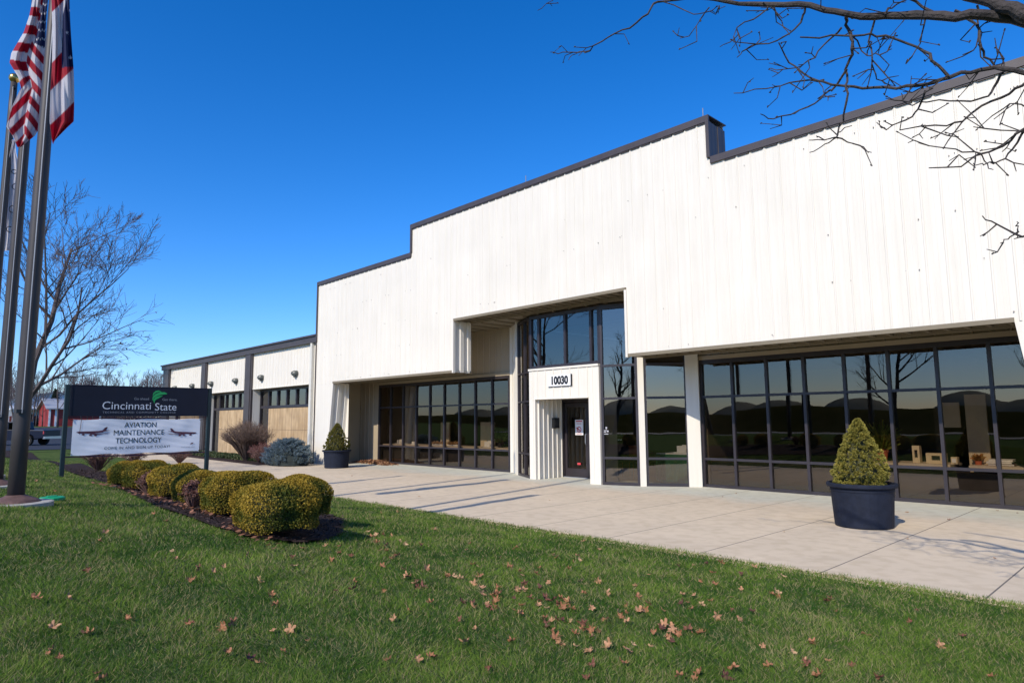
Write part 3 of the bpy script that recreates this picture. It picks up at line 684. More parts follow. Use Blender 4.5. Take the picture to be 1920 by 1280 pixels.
for x in (-42.88, -39.88, -36.98, -33.63, -30.58, -27.09):
    q = MB(); z = 3.74; n_ = 14
    for m_, prof in ((0, [(.0, .12), (.10, .115), (.17, .07), (.195, .0), (.195, -.05), (.16, -.06), (.16, -.10)]),):
        base = len(q.v)
        for r_, zz in prof:
            for k in range(n_+1): an = pi+pi*k/n_; q.v.append((x+r_*cos(an), YA-.02+r_*1.15*sin(an), z+zz))
        for i in range(len(prof)-1):
            for k in range(n_): a_ = base+i*(n_+1)+k; q.f.append((a_, a_+n_+1, a_+n_+2, a_+1)); q.m.append(0)
    q.box(x-.06, YA-.12, z-.17, x+.06, YA-.01, z-.06)
    q.build('wall_lamp', LAMP, A, smooth=False)
# ------------------------------------------------------------------ planters with dwarf conifers
CONM = attr_mat('conifer_needles', .6, .25)
def planter(x, y, r, h, lab1, lab2, cone_r, cone_h, seed):
    t_ = empty('planter', (x, y, 0), lab1, 'planter', 'navy planters on the patio')
    g = MB(); g.lathe((x, y, 0), [(.01, .003), (r*.84, .003), (r*.86, .02), (r*.93, h*.80), (r*.935, h*.815), (r*.95, h*.82), (r*.95, h*.88), (r*.935, h*.885), (r*.94, h*.90), (r*1.03, h*.905), (r*1.05, h*.93), (r*1.05, h*.985), (r*1.03, h), (r*.97, h), (r*.94, h*.93), (r*.92, h*.86)], 48); g.build('pot', POT, t_, smooth=False)
    g = MB(); g.lathe((x, y, 0), [(r*.93, h*.88), (r*.5, h*.90), (.01, h*.91)], 32); g.build('soil', SOIL, t_)
    z0 = h*.90; R = np.random.default_rng(seed)
    t2 = empty('dwarf_conifer', (x, y, z0), lab2, 'shrub', 'dwarf conifers in planters')
    def rad(v): return cone_r*np.clip((1-v)**.78*(.80+.35*np.minimum(v*5, 1))*1.0, .02, 1)
    # tufts
    nt = 900; tz = R.random(nt)**1.25; ta = R.uniform(0, 2*pi, nt); lump = 1+.10*np.sin(ta*3+tz*9+seed)+.07*np.sin(ta*7-tz*14)
    P = []; N = []; U = []; C = []
    for i in range(nt):
        rr = rad(tz[i])*lump[i]*R.uniform(.84, 1.04); c = np.array([rr*cos(ta[i]), rr*sin(ta[i]), .02+tz[i]*cone_h]); k = 40
        out = np.array([cos(ta[i]), sin(ta[i]), .75]); dirs = R.normal(size=(k, 3))*.55+out; dirs /= np.linalg.norm(dirs, axis=1, keepdims=True)
        q = c+dirs*R.uniform(0, .022, (k, 1)); P.append(q); U.append(dirs); N.append(R.normal(size=(k, 3))); tt = R.random((k, 1))*.6+R.random()*.5
        C.append((1-tt)*np.array([.11, .12, .022])+tt*np.array([.44, .37, .08])*(1.0 if seed == 3 else .62))
    P = np.concatenate(P)+np.array([x, y, z0]); N = np.concatenate(N); U = np.concatenate(U); C = np.clip(np.concatenate(C), 0, 1)
    cards('foliage', P, N, U, R.uniform(.018, .036, len(P)), .010, C, CONM, t2, (x, y, z0))
    g = MB(); prof = [(rad(v)*.70, .0+v*cone_h*.86) for v in np.linspace(0, 1, 14)]; g.lathe((x, y, z0), prof, 24); g.build('branch_core', mat('core', (.045, .045, .014), .9, var=.3, scale=20), t2)
    g = MB(); g.tube([(x, y, z0-.02), (x, y, z0+.2)], .03, 8); g.build('trunk', BARK, t2)
planter(-3.80, 11.16, .475, .66, 'round navy plastic planter close to the right hand windows', 'yellow green dwarf conifer in the right planter', .385, 1.0, 3)
planter(-21.95, 12.25, .49, .64, 'round navy plastic planter by the left end of the office building', 'dark olive dwarf conifer in the left planter', .45, .98, 8)

# ------------------------------------------------------------------ shrubs
BOX_ = attr_mat('boxwood_leaf', .65, .25, .2)
def boxwood(x, y, rx, ry, h, label, seed, rot=0.0, nl=9000):
    z0 = float(lawn_z(x, y))+.02; R = np.random.default_rng(seed)
    t_ = empty('boxwood_shrub', (x, y, z0), label, 'shrub', 'clipped boxwood shrubs of the hedge')
    v = R.normal(size=(nl, 3)); v /= np.linalg.norm(v, axis=1, keepdims=True); v[:, 2] = np.where(v[:, 2] < -.6, -v[:, 2], v[:, 2])
    e = 3.1; s = (np.abs(v[:, 0])**e+np.abs(v[:, 1])**e+np.abs(v[:, 2])**e)**(-1/e); q = v*s[:, None]
    lump = 1+.05*np.sin(v[:, 0]*5+seed)+.05*np.sin(v[:, 1]*6+seed*2)+.04*np.sin(v[:, 2]*7)
    dep_ = R.uniform(.90, 1.015, nl)*lump
    P = np.stack([x+q[:, 0]*rx*dep_, y+q[:, 1]*ry*dep_, z0+h*.52+q[:, 2]*h*.50*dep_], 1)
    P[:, 0] += 0; hh = (P[:, 2]-z0)/h
    c_, s_ = cos(rot), sin(rot); dx, dy = P[:, 0]-x, P[:, 1]-y; P[:, 0] = x+dx*c_-dy*s_; P[:, 1] = y+dx*s_+dy*c_
    N = v+R.normal(size=(nl, 3))*.55; U = R.normal(size=(nl, 3))+v*.6
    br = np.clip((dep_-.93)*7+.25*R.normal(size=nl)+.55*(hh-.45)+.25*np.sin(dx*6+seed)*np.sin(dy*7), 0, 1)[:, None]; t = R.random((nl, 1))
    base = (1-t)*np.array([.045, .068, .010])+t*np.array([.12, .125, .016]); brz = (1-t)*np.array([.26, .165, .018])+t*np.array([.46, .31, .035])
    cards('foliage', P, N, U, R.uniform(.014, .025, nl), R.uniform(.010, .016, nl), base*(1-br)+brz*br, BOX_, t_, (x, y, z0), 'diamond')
    g = MB(); m_ = 12
    prof = []
    for i in range(13):
        an = -pi/2+pi*i/12; prof.append((max(.01, abs(cos(an))**.5*.86), h*.5+h*.42*math.copysign(abs(sin(an))**.6, sin(an))))
    g.lathe((x, y, z0), prof, 20, sx=rx, sy=ry); co = g.build('branch_core', mat('hedge_core', (.020, .022, .008), .95, var=.4, scale=30), t_)
    return t_
def hx(px, y):
    r = ray(px, 950); return y*r[0]/r[1]
FRONT = [(200, .21, .28, .42, 3.08, 'small boxwood at the far left end of the hedge by the sign'), (226, .29, .36, .48, 3.08, 'second boxwood from the left end of the hedge'),
      (281, .29, .38, .49, 3.02, 'third boxwood from the left end of the hedge'), (323, .25, .34, .46, 2.98, 'fourth boxwood from the left end of the hedge'),
      (374, .31, .42, .52, 2.88, 'fifth boxwood from the left end of the hedge, just left of the broadest one'), (431, .49, .37, .53, 2.74, 'broadest clipped boxwood at the front right end of the hedge')]
hd = [(hx(pl_, yf+.2*ry)+rx, yf+ry, rx, ry, h, lab) for pl_, rx, ry, h, yf, lab in FRONT] + [(hx(562, 3.75), 3.72, .33, .36, .53, 'boxwood tucked behind the right side of the broadest one')]
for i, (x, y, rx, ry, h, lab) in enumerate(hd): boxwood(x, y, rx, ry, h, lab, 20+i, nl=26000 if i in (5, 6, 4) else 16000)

def twig_shrub(name, x, y, z0, r, h, n, cols, label, group, seed, mt, leaves=0, lc=None, cat='shrub'):
    R = random.Random(seed); t_ = empty(name, (x, y, z0), label, cat, group); g = MB(); tips = []
    for i in range(n):
        an = R.uniform(0, 2*pi); sp = R.random()**.6; p0 = np.array([x+.08*r*cos(an), y+.08*r*sin(an), z0]); top = np.array([x+r*sp*cos(an), y+r*sp*sin(an), z0+h*(1-.35*sp*sp)*R.uniform(.8, 1)])
        mid = p0*.5+top*.5+np.array([0, 0, .10*h])+np.array([R.gauss(0, .04), R.gauss(0, .04), 0]); g.tube([p0, mid, top], [.008*h+.003, .006*h+.002, .0025], 3, cap=False)
        for k in range(4):
            f = R.uniform(.35, .95); b = mid*(1-f)+top*f if f > .5 else p0*(1-f)+mid*f; b = mid+(top-mid)*f; e = b+np.array([R.gauss(0, 1), R.gauss(0, 1), abs(R.gauss(0, 1))+.3])*.12*r; g.tube([b, (b+e)/2+np.array([R.gauss(0, .01), R.gauss(0, .01), 0]), e], [.004, .003, .002], 3, cap=False); tips.append(e); tips.append(b)
    g.build('stems', mt, t_)
    if leaves:
        T = np.array(tips); k = rng.integers(0, len(T), leaves); P = T[k]+rng.normal(size=(leaves, 3))*.03*r; t = rng.random((leaves, 1))
        cards('foliage', P, rnd_unit(leaves), rnd_unit(leaves), rng.uniform(.02, .05, leaves), .02, (1-t)*np.array(lc[0])+t*np.array(lc[1]), LEAFM, t_, (x, y, z0), 'diamond')
    return t_
RTW = mat('reddish_twigs', (.16, .085, .07), .85, var=.3, scale=10)
BTW = mat('tan_twigs', (.12, .08, .06), .85, var=.3, scale=10)
w_ = [on_lawn(*q) for q in ((184, 883), (250, 873), (336, 869))]
for i, (x, y, r, h, lab) in enumerate(((w_[0][0], w_[0][1], .52, .62, 'bare reddish shrub behind the left end of the banner'), (w_[1][0], w_[1][1], .42, .5, 'bare reddish shrub behind the middle of the banner'), (w_[2][0], w_[2][1], .5, .58, 'bare reddish shrub behind the right end of the banner'),
        (hx(277, 3.15), 3.15, .18, .36, 'small bare twiggy shrub between the second and third boxwoods of the hedge'), (hx(364, 3.0), 2.98, .18, .36, 'small bare twiggy shrub between the fourth and fifth boxwoods of the hedge'))):
    twig_shrub('bare_shrub', x, y, float(lawn_z(x, y))+.02, r, h, 150 if i < 3 else 90, None, lab, 'bare reddish shrubs', 50+i, RTW if i < 3 else RTW, 500 if i < 3 else 500, ((.14, .05, .045), (.24, .12, .08)))
twig_shrub('round_shrub', -28.6, 11.7, .03, 1.15, 1.7, 520, None, 'tall rounded brown shrub with dry leaves in front of the plywood boards', None, 61, BTW, 2600, ((.085, .045, .03), (.19, .11, .07)))
twig_shrub('barberry_shrub', -27.2, 11.9, .03, .75, .75, 200, None, 'dark red barberry shrub between the round brown shrub and the blue juniper', 'barberry shrubs', 62, RTW, 1800, ((.10, .018, .02), (.18, .05, .04)))
twig_shrub('barberry_shrub', -26.5, 11.4, .03, .45, .42, 120, None, 'low brown barberry shrub at the left foot of the blue juniper', 'barberry shrubs', 63, RTW, 900, ((.14, .06, .04), (.20, .11, .07)))
# blue juniper
x, y, rx, ry, h = -24.75, 11.75, 1.25, .85, .98
t_ = empty('blue_juniper', (x, y, .03), 'wide spreading blue grey juniper in front of the last plywood board', 'shrub')
nb = 520; P = []; U = []; C = []; N = []
for i in range(nb):
    an = rng.uniform(0, 2*pi); el = rng.random()**.8*pi/2; c = np.array([cos(an)*cos(el)*rx, sin(an)*cos(el)*ry, .08+sin(el)*(h-.1)])*rng.uniform(.72, 1.0); k = 60
    out = np.array([cos(an)*.9, sin(an)*.9, .45]); q = c+out*rng.uniform(-.10, .12, (k, 1))+rng.normal(size=(k, 3))*.022
    P.append(q); dd = out+rng.normal(size=(k, 3))*.5; U.append(dd); N.append(rng.normal(size=(k, 3))); tt = rng.random((k, 1))*.6+rng.random()*.4
    C.append((1-tt)*np.array([.055, .09, .10])+tt*np.array([.22, .29, .33]))
P = np.concatenate(P)+np.array([x, y, .03]); cards('foliage', P, np.concatenate(N), np.concatenate(U), rng.uniform(.03, .06, len(P)), .014, np.concatenate(C), CONM, t_, (x, y, .03))
g = MB(); g.lathe((x, y, .03), [(.8*cos(a)+.001, .75*h*sin(a)) for a in np.linspace(0, pi/2, 8)], 20, sx=rx, sy=ry); g.build('branch_core', mat('juniper_core', (.015, .022, .02), .9, var=.3), t_)
# ground cover in the annex bed
n = 9000; x = rng.uniform(-44, -25.2, n); y = rng.uniform(11.6, 13.0, n); P = np.stack([x, y, .03+rng.uniform(0, .1, n)], 1); t = rng.random((n, 1))
tag(cards('ground_cover', P, rnd_unit(n)+[0, 0, 1], rnd_unit(n)+[0, 0, .5], .08, .05, (1-t)*np.array([.03, .06, .02])+t*np.array([.09, .10, .04]), LEAFM), 'low dark green ground cover in the bed along the annex', 'ground cover', kind='stuff')
# ------------------------------------------------------------------ sign and banner
SX = -16.6; ORG_S = (SX, 4.4, float(lawn_z(SX, 4.4)))
T = empty('sign', ORG_S, 'navy sign board on two dark green posts reading Cincinnati State with a green leaf mark', 'sign')
ya, yb = 2.93, 5.83
for yy, zt in ((ya, 2.47), (yb, 2.47)):
    g = MB(); zb_ = float(lawn_z(SX, yy)); g.box(SX-.045, yy-.04, zb_-.05, SX+.05, yy+.04, zt); g.build('post', SIGNG, T, bevel=.008)
g = MB(); g.box(SX-.05, ya+.052, 1.80, SX+.05, yb-.052, 2.455); g.box(SX-.055, ya+.052, 2.455, SX+.055, yb-.052, 2.468)
g.box(SX+.05, ya+.052, 1.80, SX+.058, ya+.09, 2.455); pn = g.build('panel', SIGNP, T, bevel=.005)
def sy(px): return on(px, 780, 0, SX+.06)[1]
def sz(px, py): return on(px, py, 0, SX+.06)[2]
FX = SX+.056
yc = (sy(191)+sy(330))/2; wd = sy(330)-sy(191)
def fit_text(body, y0, y1, z, ht, m, parent, X_=None, thick=.002, fat=0, spacing=1.0):
    o = text(body, 1.0, (0, 0, 0), (1, 0, 0), (0, 0, 1), m, T, 'lettering', thick=.001, fat=fat, spacing=spacing)
    me = o.data; V = np.empty(len(me.vertices)*3); me.vertices.foreach_get('co', V); V = V.reshape(-1, 3)+np.array(ORG_S)
    a = V[:, 0]; b = V[:, 2]; a0, a1 = a.min(), a.max(); caps = .69
    yy = y0+(a-a0)/(a1-a0)*(y1-y0); zz = z+(b/caps)*ht; xx = (X_ or FX)+(0-V[:, 1]+V[:, 1].mean())
    V = np.stack([xx, yy, zz], 1)-np.array(ORG_S); me.vertices.foreach_set('co', V.ravel().astype(np.float32)); me.update()
    o.parent = parent; return o
fit_text('Cincinnati', sy(191), sy(282), sz(236, 767), .165, LETW, pn, fat=-.004)
fit_text('State', sy(290), sy(330), sz(310, 769), .165, LETW, pn, fat=-.004)
fit_text('TECHNICAL AND COMMUNITY COLLEGE', sy(192), sy(329), sz(260, 774.5), .04, LETG, pn, spacing=1.2)
fit_text('Go ahead.', sy(250), sy(279), sz(264, 749.5), .055, LETG, pn)
fit_text('Get there.', sy(303), sy(331), sz(317, 751), .055, LETG, pn)
g = MB()                                     # green leaf of three strokes
def stroke(pts, ws):
    L_ = []; R_ = []
    for i, (a, b) in enumerate(pts):
        a2, b2 = pts[min(i+1, len(pts)-1)]; a1, b1 = pts[max(i-1, 0)]; dx, dy = a2-a1, b2-b1; l = sqrt(dx*dx+dy*dy)+1e-6; nx, ny = -dy/l, dx/l
        L_.append((a+nx*ws[i], b+ny*ws[i])); R_.append((a-nx*ws[i], b-ny*ws[i]))
    for i in range(len(pts)-1):
        q = [L_[i], L_[i+1], R_[i+1], R_[i]]; g.poly([(FX+.003, sy(a), sz(a, b)) for a, b in q])
stroke([(284.5, 742), (286, 737.5), (290, 734), (295, 733), (300, 734.5)], [.3, 1.3, 1.6, 1.4, .4])
stroke([(284, 750), (286, 744), (291, 740), (298, 737.5), (306, 737), (311, 738)], [.4, 1.8, 2.5, 2.6, 2.3, .6])
stroke([(288, 755.5), (287, 750), (291, 746), (297, 743.5), (303, 741.5)], [.2, 2.0, 2.4, 1.6, .3])
g.build('leaf_logo', GREEN, pn)
# banner
BX = SX+.03; y0b, y1b = sy(138), sy(377); z0b, z1b = .985, 1.735
bn = empty('banner', (SX, 4.4, .985), 'wrinkled white vinyl banner reading Aviation Maintenance Technology strung between the sign posts', 'banner')
VINYL = mat('white_vinyl', (.78, .80, .84), .55, var=.04, scale=2)
g = MB(); nu, nv = 60, 24
def brip(u, v):
    r = .0030*sin(u*38+v*9+3*sin(v*4))*(.3+abs(u-.5)) + .005*sin(u*9-v*7) + .0018*sin((u*1.4+v*2.2)*17)
    e = min(u, 1-u, .12)/.12; return r*e*.9
for i in range(nu+1):
    for k in range(nv+1):
        u_, v_ = i/nu, k/nv; g.v.append((BX+brip(u_, v_), y0b+(y1b-y0b)*u_, z0b+(z1b-z0b)*v_+.012*sin(pi*u_)*(v_-1)*0-.01*sin(u_*pi*6)*(abs(v_-.5) > .49)))
for i in range(nu):
    for k in range(nv): a_ = i*(nv+1)+k; g.f.append((a_, a_+nv+1, a_+nv+2, a_+1)); g.m.append(0)
sh = g.build('sheet', VINYL, bn, smooth=True)
for zz in (.955, 1.775):
    q = MB(); q.tube([(SX, ya+.05, zz), (SX, (ya+yb)/2, zz-.012), (SX, yb-.05, zz)], .014, 6); q.build('support_rail', MAROON, T)
for yy, zz, yp in ((y0b+.02, z1b-.02, ya), (y0b+.02, z0b+.02, ya), (y1b-.02, z1b-.02, yb), (y1b-.02, z0b+.02, yb)):
    q = MB(); q.tube([(BX, yy, zz), (SX+.06, yp+(.05 if yp == ya else -.05), zz+.03)], .006, 4); q.build('cord', BLACK, bn)
def bfit(body, xa, xb_, py, ht, m, fat=0.0, spacing=1.0):
    o = fit_text(body, sy(xa), sy(xb_), sz((xa+xb_)/2, py), ht, m, pn, X_=BX+.022, fat=fat, spacing=spacing)
    me = o.data; me.transform(Matrix.Translation(Vector(ORG_S)-Vector((SX, 4.4, .985)))); o.parent = sh
    V = np.empty(len(me.vertices)*3); me.vertices.foreach_get('co', V); V = V.reshape(-1, 3)
    for v in V: v[0] = .034+brip((v[1]+4.4-y0b)/(y1b-y0b), (v[2]+.985-z0b)/(z1b-z0b))
    me.vertices.foreach_set('co', V.ravel().astype(np.float32)); me.update()
bfit('AVIATION', 235, 295, 800.5, .110, LETD, .006); bfit('MAINTENANCE', 216, 310, 815, .112, LETD, .0); bfit('TECHNOLOGY', 220, 306, 829.5, .112, LETD, .006)
bfit('COME IN AND SIGN UP TODAY!', 200, 322, 840.5, .058, LETD, .0, 1.1)
def silh(cx, cy_, s, pts):
    q = []
    for a, b in pts:
        Y_, Z_ = sy(cx+a*s), sz(cx+a*s, cy_+b*abs(s)); q.append((BX+.004+.0005*SK[0]+brip((Y_-y0b)/(y1b-y0b), (Z_-z0b)/(z1b-z0b)), Y_, Z_))
    SK[0] += 1; c_ = tuple(np.mean(np.array(q), 0)); n0_ = len(g.v); g.v += q+[c_]
    for i in range(len(q)):
        t3 = (n0_+i, n0_+(i+1) % len(q), n0_+len(q)); g.f.append(t3 if s > 0 else t3[::-1]); g.m.append(0)
SK = [0]
for cx, cy_, s_ in ((176, 810, 1.0), (345, 811, -.86)):
    g = MB(); SK[0] = 0
    silh(cx, cy_, s_, [(-31, 0), (-27, -1.3), (-10, -1.8), (12, -2.6), (24, -4.5), (20, .2), (10, 1.6), (-8, 2.6), (-26, 2.2)])
    silh(cx, cy_, s_, [(18, -3), (22, -8), (26, -10), (28, -9.5), (25, -3)])
    silh(cx, cy_, s_, [(-4, -.2), (22, -3.4), (34, -4.2), (10, 1.3)])
    silh(cx, cy_, s_, [(-6, 1.2), (6, 2.8), (28, 2.8), (34, 1), (8, 4.8), (-4, 3.4)])
    for ax, ay in ((-17, 4.2), (-3, 5.4), (6, 5.8)): silh(cx, cy_, s_, [(ax+3*cos(t_a), ay+1.7*sin(t_a)) for t_a in np.linspace(0, 2*pi, 9)[:-1]])
    g.build('aeroplane_print', MAROON, sh)
g = MB(); silh(362, 831, 1, [(-2, 2.5), (-1, -1), (4, -2), (3, 0), (0, 1)]); g.build('leaf_print', MAROON, sh)
g = MB(); silh(150, 800, 1, [(3.2, -13), (4.2, -13), (2.2, 14), (1.2, 14)]); g.build('crease', MAROON, sh)
bfit('Cincinnati State', 343, 369, 838, .02, LETG)

# ------------------------------------------------------------------ flagpoles
FLAGD = {}
def flagpole(x, y, top, r0, r1, label):
    z0 = float(lawn_z(x, y)); t_ = empty('flagpole', (x, y, z0), label, 'flagpole', 'bronze flagpoles on the lawn')
    g = MB(); n_ = 12; g.tube([(x, y, z0+.02+(top-z0)*i/n_) for i in range(n_+1)], [r0+(r1-r0)*(i/n_)**1.3 for i in range(n_+1)], 24); g.build('pole', POLE, t_, smooth=True)
    g = MB(); g.lathe((x, y, z0), [(r0+.16, -.02), (r0+.16, .02), (r0+.13, .045), (r0+.03, .085), (r0+.002, .10)], 24); g.build('base_flange', RUST, t_)
    g = MB(); g.lathe((x, y, z0), [(.36, -.1), (.36, .012), (.34, .02), (.1, .02)], 20); g.build('footing', mat('footing', (.36, .34, .30), .9, var=.15, scale=8), t_)
    g = MB(); g.lathe((x, y, top+.11), [(.09*cos(a)+.0005, .09*sin(a)) for a in np.linspace(-pi/2, pi/2, 10)], 16); g.build('finial', GOLD, t_, smooth=True)
    g = MB(); g.box(x+r1*0, y-.02, top-.12, x+r1+.05, y+.02, top-.06); g.build('truck_pulley', BLACK, t_)
    g = MB()
    for dx in (0, .03): g.tube([(x+r0+.012+dx, y-.02, z0+1.0), (x+(r0+r1)/2+.02+dx, y-.02, (z0+top)/2), (x+r1+.03+dx, y-.02, top-.1)], .004, 4)
    g.build('halyard', LETG, t_)
    g = MB(); g.box(x+r0-.01, y-.07, z0+1.0, x+r0+.02, y+.01, z0+1.04); g.build('cleat', BLACK, t_)
flagpole(-9.25, 1.22, 10.6, .083, .048, 'nearest and thickest of the three bronze flagpoles, standing on a pale footing')
flagpole(-12.35, 1.38, 11.0, .085, .048, 'middle bronze flagpole carrying the striped flag with stars')
flagpole(-14.86, 1.43, 7.95, .080, .055, 'furthest and shortest bronze flagpole with a gold ball on top')

def flag_mat(name, kind):
    m = bpy.data.materials.new(name); m.use_nodes = True; n = m.node_tree; b = n.nodes['Principled BSDF']; b.inputs['Roughness'].default_value = .75
    a = n.nodes.new('ShaderNodeAttribute'); a.attribute_name = 'tint'; n.links.new(a.outputs['Color'], b.inputs['Base Color'])
    tr = n.nodes.new('ShaderNodeBsdfTranslucent'); mx = n.nodes.new('ShaderNodeMixShader'); mx.inputs[0].default_value = .35
    n.links.new(a.outputs['Color'], tr.inputs['Color']); n.links.new(b.outputs[0], mx.inputs[1]); n.links.new(tr.outputs[0], mx.inputs[2]); n.links.new(mx.outputs[0], n.nodes['Material Output'].inputs['Surface'])
    return m
FM = flag_mat('flag_cloth', 0)
RED, WHT, BLU = (.36, .006, .022), (.60, .58, .62), (.010, .016, .075)
def flag(name, label, rows, D, colf, org_px, nu=90, nv=260, amp=.10):
    """a limp flag: rows = (py, left px, right px) down its silhouette, hanging in folds at distance D"""
    rows = np.array(rows, float); py = np.linspace(rows[0, 0], rows[-1, 0], nv+1); xl = np.interp(py, rows[:, 0], rows[:, 1]); xr = np.interp(py, rows[:, 0], rows[:, 2])
    V = []; C = []
    for k in range(nv+1):
        for i in range(nu+1):
            u_ = i/nu; px = xl[k]+(xr[k]-xl[k])*u_; v_ = k/nv
            fold = amp*sin(u_*11+v_*5)*(.4+.6*v_)+amp*.35*sin(u_*23-v_*9); V.append(at(px+1.2*sin(v_*13+u_*4), py[k], D+fold)); C.append((*colf(px, py[k], u_, v_), 1))
    V = np.array(V); org = at(*org_px, D); me = bpy.data.meshes.new(name); F = []
    for k in range(nv):
        for i in range(nu): a_ = k*(nu+1)+i; F.append((a_, a_+1, a_+nu+2, a_+nu+1))
    me.from_pydata((V-org).tolist(), [], F); ca = me.color_attributes.new('tint', 'FLOAT_COLOR', 'POINT'); ca.data.foreach_set('color', np.array(C, np.float32).ravel())
    me.materials.append(FM); me.polygons.foreach_set('use_smooth', [True]*len(me.polygons))
    o = bpy.data.objects.new(name, me); link(o); o.location = org; tag(o, label, 'flag'); return o
def us(px, py, u_, v_):
    e = 60*(u_-.62) if u_ > .62 else 0
    if u_ > .60 and py < 92-30*(1-u_):                 # canton with its stars
        a = (px*.28) % 1; b = ((py+14*(int(px*.28) % 2))*.062) % 1
        return WHT if ((a-.5)/.28)**2+((b-.5)/.13)**2 < 1 else BLU
    if u_ < .5: t = py+(px-40)*(-.15+.9*max(0, (py-120)/160)) if py < 135 else py-1.05*(px-40)*(1 if py > 150 else (py-135)/15)*-1
    else: t = py-1.25*(px-62)
    return RED if int((t+200)//17.5) % 2 == 0 else WHT
flag('striped_flag', 'limp red and white striped flag with a dark blue starred corner on the middle flagpole', [(-190, 70, 92), (-60, 70, 92), (0, 62, 90), (30, 55, 88), (60, 44, 87), (100, 20, 86), (118, 17, 85), (145, 34, 83), (165, 40, 83), (200, 24, 80), (238, 13, 76), (255, 24, 66), (276, 32, 40)], 9.75, us, (75, -190))
def ohio(px, py, u_, v_):
    t = py+1.0*(px-100)
    star = [(132, 108, 4.0), (127, 62, 3.2), (133, 20, 3.2)]
    for sx_, sy_, r_ in star:
        dx, dy = px-sx_, py-sy_; an = atan2(dx, -dy); rr = r_*(.45+.55*abs(((an/(2*pi)*5) % 1)-.5)*2)
        if dx*dx+dy*dy < rr*rr: return WHT
    if px > 117+max(0, (30-py))*.22 and py < 127-max(0, px-117)*.05: return BLU
    if t < 60: return WHT if t > 20 or t < -40 else RED
    if t < 115: return WHT
    if t < 166: return RED
    if t < 229: return WHT
    return RED
flag('swallowtail_flag', 'limp red white and blue flag with a white star hanging from the nearest flagpole', [(-220, 99, 130), (-60, 98, 131), (0, 97, 131), (60, 97, 134), (125, 97, 137), (200, 95, 138.5), (228, 94, 138.5), (240, 95, 126), (262, 97, 105), (270, 98.5, 100)], 7.42, ohio, (105, -220), amp=.06)
def wh(px, py, u_, v_):
    for cx, cy_, r_ in ((24, 392, 7), (27, 350, 6), (26, 322, 4.5), (18, 430, 6)):
        dx, dy = px-cx, (py-cy_); d2 = sqrt(dx*dx+dy*dy)
        if r_-1.6 < d2 < r_ and not (dx > 1 and abs(dy) < r_*.5): return (.03, .03, .04)
    return WHT
flag('white_flag', 'limp white flag with dark lettering on the short furthest flagpole', [(262, 22, 30), (285, 14, 31), (300, 10, 33), (322, 8, 33), (350, 10, 33), (400, 5, 31), (440, 1, 28), (470, -2, 22)], 12.2, wh, (28, 262), amp=.05)
g = MB(); q = on_lawn(97, 937); g.lathe((q[0], q[1], q[2]), [(.14, 0), (.14, .03), (.12, .04), (.001, .045)], 18); g.box(q[0]-.05, q[1]-.05, q[2]+.045, q[0]+.05, q[1]+.05, q[2]+.052)
tag(rehome(g.build('valve_cover', mat('green_plastic', (.01, .30, .12), .5, var=.1)), q), 'small green plastic valve cover in the lawn right of the nearest flagpole', 'valve cover')

# ------------------------------------------------------------------ trees
def tree_mesh(seed, base, h, spread, levels, trunk_r, split=(3, 5), up=.35, first=.22, lean=(0, 0), curl=.25, minr=.006, n0=10):
    R = random.Random(seed); tr = MB(); cr = MB(); tips = []
    def branch(p, dr_, L, r, lv):
        k = 5 if lv < 2 else 4 if lv < 3 else 3; pts = [p]; rads = [r]; dd = dr_.copy()
        for i in range(k):
            dd = dd+np.array([R.gauss(0, curl*.35), R.gauss(0, curl*.35), R.gauss(0, curl*.22)+up*.12*(lv > 0)]); dd /= np.linalg.norm(dd); pts.append(pts[-1]+dd*L/k); rads.append(max(minr*.6, r*(1-.72*(i+1)/k)))
        (tr if lv == 0 else cr).tube(pts, rads, n0 if lv == 0 else 6 if lv == 1 else 4 if lv == 2 else 3, cap=lv < 2)
        if lv >= levels: tips.append(pts[-1]); return
        nc = R.randint(*split)+(6 if lv == 0 else 2 if lv == 1 else 1)
        for c in range(nc):
            f = (first if lv == 0 else .22)+(1-(first if lv == 0 else .22))*((c+R.random())/nc); i = min(int(f*k), k-1); b = pts[i]+(pts[i+1]-pts[i])*(f*k-i); rr = rads[i]+(rads[i+1]-rads[i])*(f*k-i)
            ax = pts[i+1]-pts[i]; ax /= np.linalg.norm(ax); rv = np.array([R.gauss(0, 1) for _ in range(3)]); pp = rv-ax*rv.dot(ax); pp /= np.linalg.norm(pp); an = R.uniform(.55, 1.0) if lv == 0 else R.uniform(.35, .85)
            nd = ax*cos(an)+pp*sin(an)
            if lv == 0: nd[2] = abs(nd[2])*.7+.1; nd /= np.linalg.norm(nd)
            branch(b, nd, L*(spread if lv == 0 else .62)*R.uniform(.7, 1.1)*(1-.42*f if lv == 0 else 1-.3*f), max(minr, rr*R.uniform(.45, .65)), lv+1)
    branch(np.array(base, float), np.array([lean[0], lean[1], 1.]), h, trunk_r, 0)
    return tr, cr, tips
def tree(name, seed, base, label, group=None, mt=BARK2, leaves=0, **kw):
    t_ = empty(name, base, label, 'tree', group); tr, cr, tips = tree_mesh(seed, base, **kw)
    tr.build('trunk', mt, t_, smooth=True); cr.build('crown', mt, t_)
    if leaves:
        Tt = np.array(tips); k = rng.integers(0, len(Tt), leaves); P = Tt[k]+rng.normal(size=(leaves, 3))*.12-[0, 0, .1]
        lo_ = P[:, 2] < base[2]+kw['h']*.62; P = P[lo_]; m_ = len(P)
        cards('dead_leaves', P, rnd_unit(m_), rnd_unit(m_), .16, .12, np.array([.16, .075, .045])*np.ones((m_, 3)), LEAFM, t_, base, 'diamond')
    return t_
tb = on(42, 838, 2, .12); tb = at(42, 838, 38)
